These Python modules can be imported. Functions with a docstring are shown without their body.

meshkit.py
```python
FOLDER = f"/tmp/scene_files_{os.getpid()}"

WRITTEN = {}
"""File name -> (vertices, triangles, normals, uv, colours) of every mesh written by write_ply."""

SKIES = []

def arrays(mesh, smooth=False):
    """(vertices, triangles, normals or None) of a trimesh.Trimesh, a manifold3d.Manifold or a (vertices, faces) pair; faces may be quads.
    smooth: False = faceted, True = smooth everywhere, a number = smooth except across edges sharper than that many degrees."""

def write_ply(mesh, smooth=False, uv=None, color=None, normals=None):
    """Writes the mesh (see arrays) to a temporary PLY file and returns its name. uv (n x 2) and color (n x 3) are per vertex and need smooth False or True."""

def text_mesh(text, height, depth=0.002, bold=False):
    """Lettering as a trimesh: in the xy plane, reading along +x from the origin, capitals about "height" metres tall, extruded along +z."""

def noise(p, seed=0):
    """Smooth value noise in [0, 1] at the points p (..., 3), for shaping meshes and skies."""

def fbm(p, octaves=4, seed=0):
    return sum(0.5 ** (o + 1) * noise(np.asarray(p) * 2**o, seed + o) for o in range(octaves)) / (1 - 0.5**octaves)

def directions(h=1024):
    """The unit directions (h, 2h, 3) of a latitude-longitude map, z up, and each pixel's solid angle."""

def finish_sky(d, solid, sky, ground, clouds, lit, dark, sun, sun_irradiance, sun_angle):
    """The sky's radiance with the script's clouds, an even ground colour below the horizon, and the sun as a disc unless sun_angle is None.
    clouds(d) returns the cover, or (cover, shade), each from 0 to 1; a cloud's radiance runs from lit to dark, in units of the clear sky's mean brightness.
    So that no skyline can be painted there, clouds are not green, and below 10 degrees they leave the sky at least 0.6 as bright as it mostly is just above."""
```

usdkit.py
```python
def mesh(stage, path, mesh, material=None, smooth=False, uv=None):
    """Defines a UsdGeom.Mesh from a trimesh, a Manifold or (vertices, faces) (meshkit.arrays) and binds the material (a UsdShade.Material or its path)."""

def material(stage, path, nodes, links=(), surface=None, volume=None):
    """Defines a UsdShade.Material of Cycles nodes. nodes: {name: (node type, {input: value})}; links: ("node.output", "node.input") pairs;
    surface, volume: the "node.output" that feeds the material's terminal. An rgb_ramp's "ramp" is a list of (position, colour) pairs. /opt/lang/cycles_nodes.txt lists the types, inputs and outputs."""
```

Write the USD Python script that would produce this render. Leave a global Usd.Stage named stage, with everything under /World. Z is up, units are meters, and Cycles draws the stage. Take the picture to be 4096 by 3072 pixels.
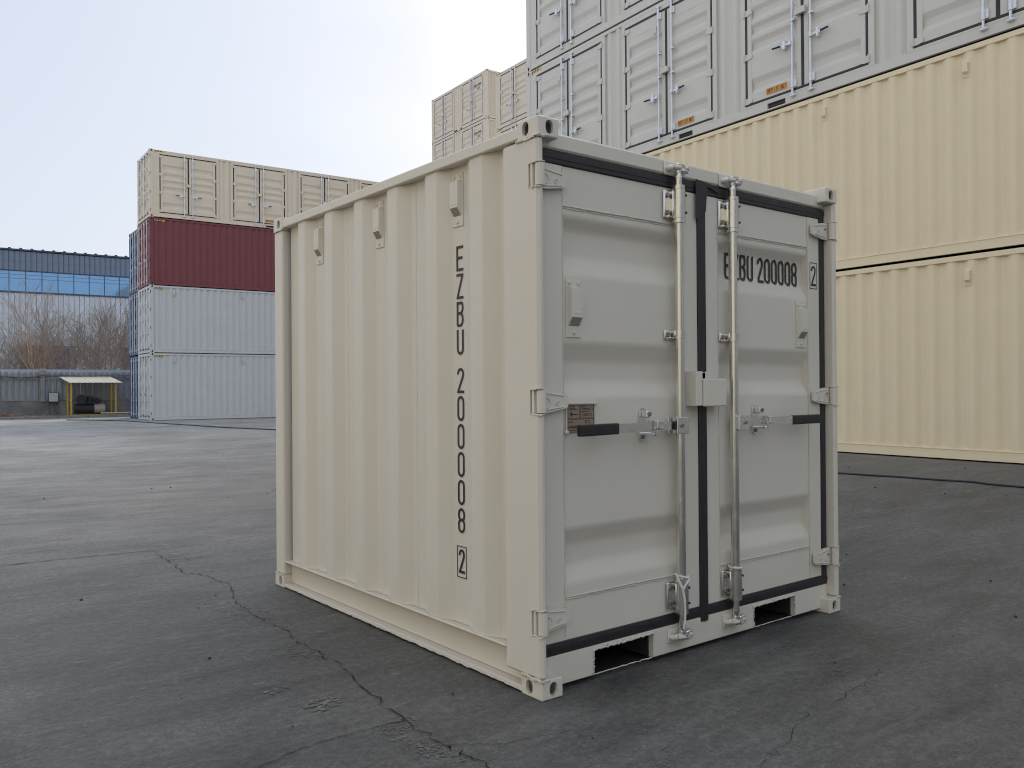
import math, random
import numpy as np, trimesh, usdkit, meshkit, manifold3d as m3
from shapely.geometry import LineString, Polygon, box as sbox
from shapely.ops import unary_union
from pxr import Usd, UsdGeom, UsdLux, UsdShade, Gf, Sdf

stage = Usd.Stage.CreateInMemory()
UsdGeom.SetStageUpAxis(stage, UsdGeom.Tokens.z)
UsdGeom.SetStageMetersPerUnit(stage, 1.0)
UsdGeom.Xform.Define(stage, '/World')
UsdGeom.Scope.Define(stage, '/World/Looks')
L = '/World/Looks/'
U = usdkit.material

# ---------------------------------------------------------------- camera, sky, sun, exposure
SUN_HEAD, SUN_ELEV = math.radians(38), math.radians(31)
SUN_INT, SUN_ANGLE, SKY_STRENGTH, EXPOSURE = 0.50, 14.0, 0.117, 0.22
F, CAMP, YAW, PITCH, ROLL = 3396.98, (-2.10117, -2.49625, 1.20518), 0.90399, 0.005116, -0.007338
cam = UsdGeom.Camera.Define(stage, '/World/camera')
cam.CreateHorizontalApertureAttr(36.0); cam.CreateVerticalApertureAttr(27.0)
cam.CreateFocalLengthAttr(F * 36 / 4096); cam.CreateClippingRangeAttr(Gf.Vec2f(0.05, 2000)); cam.CreateExposureAttr(EXPOSURE)
fw = np.array([math.cos(YAW) * math.cos(PITCH), math.sin(YAW) * math.cos(PITCH), math.sin(PITCH)])
r_ = np.array([math.sin(YAW), -math.cos(YAW), 0]); u_ = np.cross(r_, fw)
rr = math.cos(ROLL) * r_ + math.sin(ROLL) * u_; uu = -math.sin(ROLL) * r_ + math.cos(ROLL) * u_
cam.AddTransformOp().Set(Gf.Matrix4d(*rr, 0, *uu, 0, *(-fw), 0, *CAMP, 1))

sdir = np.array([math.cos(SUN_HEAD) * math.cos(SUN_ELEV), math.sin(SUN_HEAD) * math.cos(SUN_ELEV), math.sin(SUN_ELEV)])
U(stage, L + 'sky', {
    'sky': ('sky_texture', {'sky_type': 'single_scattering', 'sun_disc': False, 'sun_elevation': SUN_ELEV, 'sun_rotation': math.atan2(sdir[0], sdir[1]), 'aerosol_density': 3.0, 'air_density': 1.0}),
    'tc': ('texture_coordinate', {}),
    'mp': ('mapping', {'scale': (1.0, 1.0, 2.6)}),
    'n': ('noise_texture', {'scale': 1.6, 'detail': 5.0, 'roughness': 0.5}),
    'mr': ('map_range', {'from_min': 0.3, 'from_max': 0.7, 'to_min': 0.70, 'to_max': 0.86}),
    'mix': ('mix_color', {'b': (5.45, 5.9, 6.7), 'use_clamp': False}),
    'bg': ('background_shader', {'strength': SKY_STRENGTH})},
    [('tc.generated', 'mp.vector'), ('mp.vector', 'n.vector'), ('n.fac', 'mr.value'), ('mr.result', 'mix.fac'), ('sky.color', 'mix.a'), ('mix.result', 'bg.color')], surface='bg.background')
dome = UsdLux.DomeLight.Define(stage, '/World/sky')
UsdShade.MaterialBindingAPI.Apply(dome.GetPrim()).Bind(UsdShade.Material.Get(stage, L + 'sky'))
dome.GetPrim().SetCustomDataByKey('kind', 'structure')
sun = UsdLux.DistantLight.Define(stage, '/World/sun')
sun.CreateNormalizeAttr(True); sun.CreateIntensityAttr(SUN_INT); sun.CreateAngleAttr(SUN_ANGLE); sun.CreateColorAttr(Gf.Vec3f(1.0, 0.93, 0.82))
zc = Gf.Vec3d(*sdir); xc = Gf.Cross(Gf.Vec3d(0, 0, 1), zc).GetNormalized(); yc = Gf.Cross(zc, xc)
sun.AddTransformOp().Set(Gf.Matrix4d(*xc, 0, *yc, 0, *zc, 0, 0, 0, 60, 1))

# ---------------------------------------------------------------- materials
def paint(name, c, rough=0.42, bump=0.10, var=0.05, scale=3.0, dirt=0.0, dirtc=(0.12, 0.10, 0.08), spec=0.5):
    c = np.array(c)
    nodes = {'g': ('texture_coordinate', {}),
             'n': ('noise_texture', {'scale': scale, 'detail': 4.0}),
             'n2': ('noise_texture', {'scale': 55.0, 'detail': 3.0}),
             'n3': ('noise_texture', {'scale': 9.0, 'detail': 6.0, 'roughness': 0.7}),
             'r': ('rgb_ramp', {'ramp': [(0.25, tuple(c * (1 - var))), (0.75, tuple(np.minimum(c * (1 + var), 0.85)))]}),
             'dm': ('map_range', {'from_min': 0.58, 'from_max': 0.8, 'to_min': 0.0, 'to_max': dirt, 'clamp': True}),
             'mx': ('mix_color', {'b': dirtc}),
             'rm': ('map_range', {'from_min': 0.3, 'from_max': 0.7, 'to_min': rough - 0.06, 'to_max': rough + 0.08}),
             'b': ('bump', {'strength': bump, 'distance': 0.003}),
             'n4': ('noise_texture', {'scale': 2.2, 'detail': 1.0}), 'b2': ('bump', {'strength': 0.35, 'distance': 0.012}),
             'p': ('principled_bsdf', {'specular_ior_level': spec})}
    U(stage, L + name, nodes, [('g.object', 'n.vector'), ('g.object', 'n2.vector'), ('g.object', 'n3.vector'), ('n.fac', 'r.fac'), ('r.color', 'mx.a'), ('n3.fac', 'dm.value'), ('dm.result', 'mx.fac'), ('mx.result', 'p.base_color'),
                                ('n3.fac', 'rm.value'), ('rm.result', 'p.roughness'), ('n2.fac', 'b.height'), ('g.object', 'n4.vector'), ('n4.fac', 'b2.height'), ('b2.normal', 'b.normal'), ('b.normal', 'p.normal')], surface='p.BSDF')
    return L + name
def metal(name, c, rough=0.3, var=0.15, scale=25.0, metallic=1.0):
    c = np.array(c)
    U(stage, L + name, {'g': ('texture_coordinate', {}), 'n': ('noise_texture', {'scale': scale, 'detail': 4.0}),
        'r': ('rgb_ramp', {'ramp': [(0.3, tuple(c * (1 - var))), (0.7, tuple(np.minimum(c * (1 + var), 0.95)))]}),
        'rm': ('map_range', {'from_min': 0.3, 'from_max': 0.7, 'to_min': rough - 0.04, 'to_max': rough + 0.06}),
        'p': ('principled_bsdf', {'metallic': metallic})},
        [('g.object', 'n.vector'), ('n.fac', 'r.fac'), ('r.color', 'p.base_color'), ('n.fac', 'rm.value'), ('rm.result', 'p.roughness')], surface='p.BSDF')
    return L + name

WHITE = paint('cream_white_paint', (0.70, 0.665, 0.585), rough=0.40, bump=0.06, var=0.015)
BEAD = paint('sealant_white', (0.66, 0.64, 0.575), rough=0.35, bump=0.3)
CREAM = paint('cream_yellow_paint', (0.80, 0.685, 0.475), var=0.02, rough=0.5)
GREY = paint('silver_grey_paint', (0.63, 0.605, 0.55), var=0.015, rough=0.5)
BEIGE = paint('beige_paint', (0.70, 0.60, 0.47), var=0.02, rough=0.5)
PALE = paint('pale_grey_paint', (0.53, 0.54, 0.54), var=0.03, rough=0.5)
MAROON = paint('maroon_paint', (0.17, 0.040, 0.048), var=0.08, rough=0.5)
BLUE = paint('blue_paint', (0.028, 0.075, 0.18), var=0.15, rough=0.5, dirt=0.5, dirtc=(0.3, 0.32, 0.36))
RUBBER = paint('black_rubber', (0.016, 0.016, 0.017), rough=0.42, bump=0.15, var=0.25, scale=14, dirt=0.25, dirtc=(0.05, 0.05, 0.05))
GRIP = paint('black_grip', (0.012, 0.012, 0.013), rough=0.36, bump=0.05)
BLACK = paint('black_print', (0.018, 0.016, 0.016), rough=0.45, bump=0.02)
HOLLOW = paint('shaded_hollow_paint', (0.13, 0.125, 0.11), rough=0.7)  # dark tone for casting cores, inner shade put into the colour
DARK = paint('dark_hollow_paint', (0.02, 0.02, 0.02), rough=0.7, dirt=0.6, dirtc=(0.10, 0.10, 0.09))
GALV = metal('galvanised_steel', (0.74, 0.73, 0.70), 0.22, 0.05, 9)
ZINC = metal('zinc_steel', (0.82, 0.82, 0.81), 0.18, 0.04, 12)
ZINCFAR = metal('pale_zinc_rod', (0.74, 0.76, 0.79), 0.42, 0.05, 10, 0.5)
BOLT = metal('dull_bolt', (0.32, 0.31, 0.30), 0.45, 0.2, 60)
BRASS = metal('rusty_brass', (0.42, 0.22, 0.07), 0.4, 0.3, 80)
ROPE = paint('white_rope', (0.80, 0.78, 0.73), rough=0.8, bump=0.6, var=0.15, scale=60)
PLATE = paint('bronze_plate', (0.30, 0.235, 0.18), rough=0.4, bump=0.02)
ORANGE = paint('orange_sticker', (0.68, 0.30, 0.05), rough=0.5, bump=0.02)
YELLOW = paint('hazard_yellow', (0.70, 0.42, 0.10), rough=0.5, bump=0.02)
STEELY = paint('yellow_post_paint', (0.60, 0.36, 0.035), rough=0.5, var=0.15, dirt=0.5)
ROOFM = paint('cream_roof_sheet', (0.60, 0.56, 0.48), rough=0.5, var=0.1, dirt=0.4)
CONC = paint('old_concrete', (0.235, 0.225, 0.205), rough=0.85, bump=0.6, var=0.25, scale=2.0, dirt=0.8, dirtc=(0.04, 0.04, 0.04))
WALLC = paint('stained_concrete_wall', (0.19, 0.19, 0.185), rough=0.9, bump=0.8, var=0.45, scale=1.3, dirt=0.95, dirtc=(0.025, 0.025, 0.027))
SHEET = paint('blue_grey_fence_sheet', (0.38, 0.43, 0.50), rough=0.5, var=0.1)
CLAD = paint('grey_cladding', (0.16, 0.20, 0.27), rough=0.45, var=0.03)
WALLM = paint('white_cladding', (0.58, 0.61, 0.65), rough=0.45, var=0.03)
TRIM = paint('dark_blue_trim', (0.035, 0.05, 0.085), rough=0.4)
DOORB = paint('blue_shutter', (0.035, 0.085, 0.23), rough=0.5, var=0.3)
BOXW = paint('off_white_box', (0.45, 0.45, 0.45), rough=0.5, dirt=0.3)
TANK = paint('cream_tank', (0.42, 0.38, 0.28), rough=0.4, var=0.2, dirt=0.8, dirtc=(0.05, 0.045, 0.04))
ENGINE = paint('greasy_black', (0.025, 0.025, 0.027), rough=0.6, bump=1.0, var=0.5, scale=6)
CABLE = paint('dark_cable', (0.012, 0.018, 0.026), rough=0.5)
LINE = paint('worn_white_line', (0.75, 0.75, 0.73), rough=0.8, var=0.2, dirt=0.7, dirtc=(0.2, 0.2, 0.2))
LEAF = paint('dry_leaf', (0.36, 0.22, 0.13), rough=0.8, var=0.5, scale=3)
BARK = paint('grey_brown_bark', (0.30, 0.25, 0.21), rough=0.9, var=0.3, scale=4)
BARKO = paint('pale_orange_bark', (0.42, 0.31, 0.22), rough=0.9, var=0.3, scale=4)
BARKD = paint('dark_twig_bark', (0.22, 0.175, 0.145), rough=0.9, var=0.3, scale=4)
STONE = paint('dark_grit', (0.035, 0.034, 0.032), rough=0.8)
CRACKM = paint('dark_crack', (0.02, 0.02, 0.02), rough=0.95)
CHALK = paint('pale_scuff', (0.20, 0.195, 0.185), rough=0.95, bump=0.5, var=0.3, scale=30)
SILLW = paint('roof_white_sheet', (0.62, 0.63, 0.64), rough=0.4)
U(stage, L + 'blue_glass', {'g': ('texture_coordinate', {}), 'n': ('noise_texture', {'scale': 0.5, 'detail': 1.0}), 'b': ('bump', {'strength': 0.06, 'distance': 0.05}),
    'p': ('principled_bsdf', {'base_color': (0.20, 0.36, 0.56), 'metallic': 0.92, 'roughness': 0.04})},
    [('g.object', 'n.vector'), ('n.fac', 'b.height'), ('b.normal', 'p.normal')], surface='p.BSDF')
GLASS = L + 'blue_glass'
# yard concrete: dark, dusty in patches, scuffed; far sheen put into the colour along y
U(stage, L + 'yard_concrete', {
    'g': ('geometry', {}),
    'm1': ('mapping', {'rotation': (0, 0, 0.9), 'scale': (1.0, 3.2, 1.0)}),
    'm2': ('mapping', {'rotation': (0, 0, 0.9), 'scale': (0.55, 2.6, 1.0)}),
    'm3': ('mapping', {'rotation': (0, 0, 0.55), 'scale': (0.7, 2.4, 1.0)}),
    'big': ('noise_texture', {'scale': 0.33, 'detail': 6.0, 'roughness': 0.62}),
    'mid': ('noise_texture', {'scale': 1.1, 'detail': 8.0, 'roughness': 0.62, 'distortion': 0.6}),
    'fine': ('noise_texture', {'scale': 26.0, 'detail': 6.0, 'roughness': 0.7}),
    'scuf': ('noise_texture', {'scale': 2.4, 'detail': 10.0, 'roughness': 0.74, 'distortion': 1.2}),
    'grit': ('noise_texture', {'scale': 170.0, 'detail': 3.0}),
    'r1': ('rgb_ramp', {'ramp': [(0.30, (0.076, 0.075, 0.0725)), (0.5, (0.112, 0.111, 0.107)), (0.70, (0.150, 0.148, 0.142))]}),
    'r2': ('rgb_ramp', {'ramp': [(0.34, (0.66, 0.66, 0.66)), (0.5, (1.0, 1.0, 1.0)), (0.68, (1.36, 1.36, 1.34))]}),
    'r3': ('rgb_ramp', {'ramp': [(0.3, (0.66, 0.66, 0.66)), (0.5, (1.0, 1.0, 1.0)), (0.72, (1.42, 1.42, 1.42))]}),
    'fine2': ('noise_texture', {'scale': 75.0, 'detail': 4.0, 'roughness': 0.8}), 'r5': ('rgb_ramp', {'ramp': [(0.3, (0.62, 0.62, 0.62)), (0.5, (1.0, 1.0, 1.0)), (0.72, (1.5, 1.5, 1.5))]}), 'x5': ('mix_color', {'blend_type': 'multiply', 'fac': 1.0, 'use_clamp': False}),
    'sm': ('map_range', {'from_min': 0.53, 'from_max': 0.72, 'to_min': 0.0, 'to_max': 0.7, 'clamp': True}),
    'x1': ('mix_color', {'blend_type': 'multiply', 'fac': 1.0, 'use_clamp': False}),
    'x2': ('mix_color', {'blend_type': 'multiply', 'fac': 1.0, 'use_clamp': False}),
    'x3': ('mix_color', {'b': (0.21, 0.205, 0.195)}),
    'scr': ('noise_texture', {'scale': 7.0, 'detail': 9.0, 'roughness': 0.78, 'distortion': 2.0}), 'm4': ('mapping', {'rotation': (0, 0, 1.15), 'scale': (0.5, 3.0, 1.0)}), 'sr': ('map_range', {'from_min': 0.565, 'from_max': 0.66, 'to_min': 0.0, 'to_max': 0.8, 'clamp': True}), 'spk': ('noise_texture', {'scale': 38.0, 'detail': 2.0, 'roughness': 0.6}), 'ks': ('map_range', {'from_min': 0.69, 'from_max': 0.75, 'to_min': 0.0, 'to_max': 0.7, 'clamp': True}), 'x7': ('mix_color', {'b': (0.30, 0.295, 0.28)}), 'x6': ('mix_color', {'b': (0.24, 0.235, 0.225)}),
    'rr': ('map_range', {'from_min': 0.3, 'from_max': 0.7, 'to_min': 0.48, 'to_max': 0.66}),
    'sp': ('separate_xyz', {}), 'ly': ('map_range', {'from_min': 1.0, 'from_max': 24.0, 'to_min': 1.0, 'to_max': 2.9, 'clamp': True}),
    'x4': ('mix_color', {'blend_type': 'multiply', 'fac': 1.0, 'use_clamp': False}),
    'ad': ('math', {'math_type': 'multiply_add', 'value2': 0.55}),
    'b': ('bump', {'strength': 0.8, 'distance': 0.008}),
    'p': ('principled_bsdf', {'specular_ior_level': 0.42})},
    [('g.position', 'big.vector'), ('g.position', 'm1.vector'), ('m1.vector', 'mid.vector'), ('g.position', 'm3.vector'), ('m3.vector', 'scuf.vector'), ('g.position', 'fine.vector'), ('g.position', 'grit.vector'),
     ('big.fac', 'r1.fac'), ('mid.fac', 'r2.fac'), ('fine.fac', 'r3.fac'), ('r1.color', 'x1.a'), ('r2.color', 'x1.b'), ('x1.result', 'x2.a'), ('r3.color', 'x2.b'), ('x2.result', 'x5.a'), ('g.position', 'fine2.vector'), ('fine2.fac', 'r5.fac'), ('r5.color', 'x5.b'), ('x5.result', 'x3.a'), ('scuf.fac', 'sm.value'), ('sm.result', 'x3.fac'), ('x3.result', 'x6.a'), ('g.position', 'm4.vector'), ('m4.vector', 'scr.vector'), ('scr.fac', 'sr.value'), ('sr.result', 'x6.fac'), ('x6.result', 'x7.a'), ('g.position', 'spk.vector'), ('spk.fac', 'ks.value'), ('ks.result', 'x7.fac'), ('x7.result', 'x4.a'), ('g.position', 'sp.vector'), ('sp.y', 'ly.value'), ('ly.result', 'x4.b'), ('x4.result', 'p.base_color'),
     ('mid.fac', 'rr.value'), ('rr.result', 'p.roughness'), ('grit.fac', 'ad.value1'), ('fine.fac', 'ad.value3'), ('ad.value', 'b.height'), ('b.normal', 'p.normal')], surface='p.BSDF')
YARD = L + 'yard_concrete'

# ---------------------------------------------------------------- helpers
used = {}
def numbered(parent, name):
    k = (parent, name); i = used.get(k, 0); used[k] = i + 1
    return f'{parent}/{name}' if i == 0 else f'{parent}/{name}_{i:03d}'
def tag(p, label=None, cat=None, group=None, kind=None):
    for k, v in (('label', label), ('category', cat), ('group', group), ('kind', kind)):
        if v: p.SetCustomDataByKey(k, v)
    return p
def thing(name, label, cat, loc=(0, 0, 0), rot=0.0, group=None):
    x = UsdGeom.Xform.Define(stage, numbered('/World', name)); x.AddTranslateOp().Set(Gf.Vec3d(*map(float, loc))); x.AddRotateZOp().Set(math.degrees(rot))
    return tag(x.GetPrim(), label, cat, group)
def obj(name, mesh, mat, parent=None, smooth=False, label=None, kind=None):
    if isinstance(mesh, (list, tuple)) and len(mesh) and isinstance(mesh[0], trimesh.Trimesh):
        mesh = trimesh.util.concatenate(list(mesh))
    p = usdkit.mesh(stage, numbered(str(parent.GetPath()) if parent else '/World', name), mesh, mat, smooth=smooth).GetPrim()
    return tag(p, label, None, None, kind)
def dup(src, label, loc, rot=0.0, group=None):
    was = src.GetCustomData()
    base = src.GetName().rsplit('_', 1)[0] if src.GetName()[-3:].isdigit() else src.GetName()
    r = thing(base, label, was['category'], loc, rot, group or was.get('group'))
    r.GetReferences().AddInternalReference(src.GetPath()); r.SetInstanceable(True)
    return r
def T(v, f): return trimesh.Trimesh(np.asarray(v, float), np.asarray(f), process=False)
def bx(x0, x1, y0, y1, z0, z1):
    m = trimesh.creation.box((abs(x1 - x0), abs(y1 - y0), abs(z1 - z0))); m.apply_translation(((x0 + x1) / 2, (y0 + y1) / 2, (z0 + z1) / 2)); return m
def cbx(x0, x1, y0, y1, z0, z1, c=0.004):
    """box with chamfered edges"""
    c = min(c, abs(x1 - x0) * .45, abs(y1 - y0) * .45, abs(z1 - z0) * .45)
    P = []
    for x, sx in ((x0, 1), (x1, -1)):
        for y, sy in ((y0, 1), (y1, -1)):
            for z, sz in ((z0, 1), (z1, -1)):
                P += [(x, y + sy * c, z + sz * c), (x + sx * c, y, z + sz * c), (x + sx * c, y + sy * c, z)]
    return trimesh.convex.convex_hull(np.array(P))
def man(t): return m3.Manifold(m3.Mesh(np.asarray(t.vertices, np.float32), np.asarray(t.faces, np.uint32)))
def unman(m):
    q = m.to_mesh(); return T(q.vert_properties[:, :3], q.tri_verts)
def cyl(a, b, r, n=16, r2=None, caps=True):
    a, b = np.array(a, float), np.array(b, float); d = b - a; l = np.linalg.norm(d); d /= l
    h = np.array([1, 0, 0]) if abs(d[0]) < .9 else np.array([0, 1, 0]); p = np.cross(d, h); p /= np.linalg.norm(p); q = np.cross(d, p)
    t = np.linspace(0, 2 * np.pi, n, endpoint=False); ring = np.cos(t)[:, None] * p + np.sin(t)[:, None] * q
    v = np.vstack([a + r * ring, b + (r if r2 is None else r2) * ring]); i = np.arange(n); j = (i + 1) % n
    f = [np.c_[i, j, n + j], np.c_[i, n + j, n + i]]
    if caps:
        v = np.vstack([v, a, b]); f += [np.c_[j, i, np.full(n, 2 * n)], np.c_[n + i, n + j, np.full(n, 2 * n + 1)]]
    return T(v, np.vstack(f))
def tube(pts, r, n=6):
    """tube along a polyline; r is a number or one per point"""
    pts = np.asarray(pts, float); m = len(pts); r = np.broadcast_to(np.asarray(r, float), m)
    d = np.gradient(pts, axis=0); d /= np.linalg.norm(d, axis=1, keepdims=True) + 1e-12
    h = np.array([0, 0, 1.0]); p = np.cross(d, h); bad = np.linalg.norm(p, axis=1) < 1e-3; p[bad] = np.cross(d[bad], [1.0, 0, 0]); p /= np.linalg.norm(p, axis=1, keepdims=True)
    q = np.cross(d, p); t = np.linspace(0, 2 * np.pi, n, endpoint=False)
    v = (pts[:, None] + r[:, None, None] * (np.cos(t)[None, :, None] * p[:, None] + np.sin(t)[None, :, None] * q[:, None])).reshape(-1, 3)
    i = np.arange(n); j = (i + 1) % n
    f = np.vstack([np.vstack([np.c_[k * n + i, k * n + j, (k + 1) * n + j], np.c_[k * n + i, (k + 1) * n + j, (k + 1) * n + i]]) for k in range(m - 1)])
    cap = [[0, k + 1, k] for k in range(1, n - 1)] + [[(m - 1) * n, (m - 1) * n + k, (m - 1) * n + k + 1] for k in range(1, n - 1)]
    return T(v, np.vstack([f, cap]))
def ball(c, r, s=2):
    m = trimesh.creation.icosphere(s, r); m.apply_translation(c); return m
def hullb(*sph):
    """hull of balls (x, y, z, r)"""
    return trimesh.convex.convex_hull(np.vstack([trimesh.creation.icosphere(1, s[3]).vertices + np.array(s[:3]) for s in sph]))
def hexb(c, d, r, h):
    """hexagon bolt head at c along direction d"""
    c = np.array(c, float); d = np.array(d, float); return cyl(c, c + h * d, r, 6)
def rnd(prof, rad, k=3):
    """round the bends of an open profile"""
    P = [np.array(p, float) for p in prof]; out = [P[0]]
    for a, b, c in zip(P, P[1:], P[2:]):
        la, lc = np.linalg.norm(a - b), np.linalg.norm(c - b); t = min(rad, la * .45, lc * .45)
        p0, p1 = b + (a - b) / la * t, b + (c - b) / lc * t
        for s in np.linspace(0, 1, k): out.append((1 - s) ** 2 * p0 + 2 * s * (1 - s) * b + s * s * p1)
    out.append(P[-1]); return np.array(out)
def sweep(prof, mk, t0, t1, nt=1, flip=False):
    """sheet: profile points (a, b) through mk(a, b, t) from t0 to t1"""
    ts = np.linspace(t0, t1, nt + 1); n = len(prof)
    v = [mk(a, b, t) for t in ts for a, b in prof]
    f = []
    for k in range(nt):
        for i in range(n - 1):
            q = [k * n + i, k * n + i + 1, (k + 1) * n + i + 1, (k + 1) * n + i]
            if flip: q = q[::-1]
            f += [[q[0], q[1], q[2]], [q[0], q[2], q[3]]]
    return T(v, f)
def xf(mesh, o, ax, ay, az):
    M = np.eye(4); M[:3, 0], M[:3, 1], M[:3, 2], M[:3, 3] = ax, ay, az, o
    m = mesh.copy(); m.apply_transform(M); return m
def wobble(p0, p1, n, amp, seed, r):
    """paint / weld bead between two points"""
    rg = np.random.default_rng(seed); t = np.linspace(0, 1, n)[:, None]; P = np.array(p0) * (1 - t) + np.array(p1) * t
    return tube(P + rg.normal(0, amp, P.shape), r * (0.7 + 0.6 * rg.random(n)), 5)

# ---------------------------------------------------------------- narrow stencil lettering
def arc(cx, cy, rx, ry, a0, a1, n=10):
    t = np.radians(np.linspace(a0, a1, n)); return list(zip(cx + rx * np.cos(t), cy + ry * np.sin(t)))
def glyph(ch, w=0.5, s=0.115):
    """capital of height 1 and width w drawn with strokes s thick"""
    h = s / 2; l, r, b, t = h, w - h, h, 1 - h; cx = w / 2; R = w / 2 - h
    S = {'E': [[(r + h, t), (l, t), (l, b), (r + h, b)], [(l, .52), (r, .52)]],
         'Z': [[(0, t), (r, t), (l, b), (w, b)]],
         'B': [[(l, b), (l, t), (cx, t)] + arc(cx, .77, R, .77 - .54 - 0, 90, -90) + [(l, .54)], [(l, .54), (cx, .54)] + arc(cx, (.54 + b) / 2, R, (.54 - b) / 2, 90, -90) + [(l, b)]],
         'U': [[(l, 1), (l, b + R)] + arc(cx, b + R, R, R, 180, 360) + [(r, 1)]],
         '0': [arc(cx, t - R, R, R, 0, 180) + arc(cx, b + R, R, R, 180, 360) + [(r, t - R)]],
         '2': [[(l, .74)] + arc(cx, t - R, R, R, 180, -10) + [(r - .02, .66), (l, b), (w, b)]],
         '8': [arc(cx, t - R * 1.05, R, R, 0, 180) + [(l, .66)] + arc(cx, .66, R, .66 - .52, 180, 360) + [(r, t - R)], arc(cx, .38, R, .52 - .38, 0, 180) + arc(cx, b + R, R, R, 180, 360) + [(r, .38)]],
         'H': [[(l, 0), (l, 1)], [(r, 0), (r, 1)], [(l, .52), (r, .52)]],
         'N': [[(l, 0), (l, 1 - h), (r, h), (r, 1)]], 'M': [[(l, 0), (l, 1 - h), (cx, .35), (r, 1 - h), (r, 0)]],
         'P': [[(l, 0), (l, t), (cx, t)] + arc(cx, .74, R, t - .74, 90, -90) + [(l, .5)]],
         'T': [[(0, t), (w, t)], [(cx, t), (cx, 0)]], 'Y': [[(l, 1), (cx, .5), (r, 1)], [(cx, .5), (cx, 0)]],
         'L': [[(l, 1), (l, b), (w, b)]], 'X': [[(l, 0), (r, 1)], [(l, 1), (r, 0)]], 'I': [[(cx, 0), (cx, 1)]], 'F': [[(l, 0), (l, t), (w, t)], [(l, .52), (r, .52)]],
         'O': [arc(cx, t - R, R, R, 0, 180) + arc(cx, b + R, R, R, 180, 360) + [(r, t - R)]],
         '3': [[(l, .78)] + arc(cx, t - R, R, R, 180, 0) + [(r, .66)] + arc(cx, .6, R, .07, 0, -90, 4) + arc(cx, .46, R, .07, 90, 0, 4) + [(r, b + R)] + arc(cx, b + R, R, R, 0, -180)],
         '5': [[(r, t), (l, t), (l, .58), (cx, .6)] + arc(cx, .6 - R, R, R, 90, 0, 6) + [(r, b + R)] + arc(cx, b + R, R, R, 0, -180)],
         '7': [[(0, t), (r, t), (cx - .08, 0)]]}[ch]
    g = unary_union([LineString(p).buffer(h, cap_style='flat', join_style='mitre', mitre_limit=2) for p in S])
    return g.intersection(sbox(0, 0, w, 1))
def poly_mesh(g, depth=0.0015):
    gs = [q for q in getattr(g, 'geoms', [g]) if q.geom_type == 'Polygon' and q.area > 1e-9]
    return trimesh.util.concatenate([trimesh.creation.extrude_polygon(q, depth, engine='earcut') for q in gs])
from shapely import affinity
def text(s, h, w=0.5, gap=0.14, space=0.5, stroke=0.115, depth=0.0012):
    x, out = 0.0, []
    for ch in s:
        if ch == ' ': x += space; continue
        ww = 0.2 if ch == 'I' else w
        out.append(affinity.translate(glyph(ch, ww, stroke), x, 0)); x += ww + gap
    g = affinity.scale(unary_union(out), h, h, origin=(0, 0))
    return poly_mesh(g, depth), x * h

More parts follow.
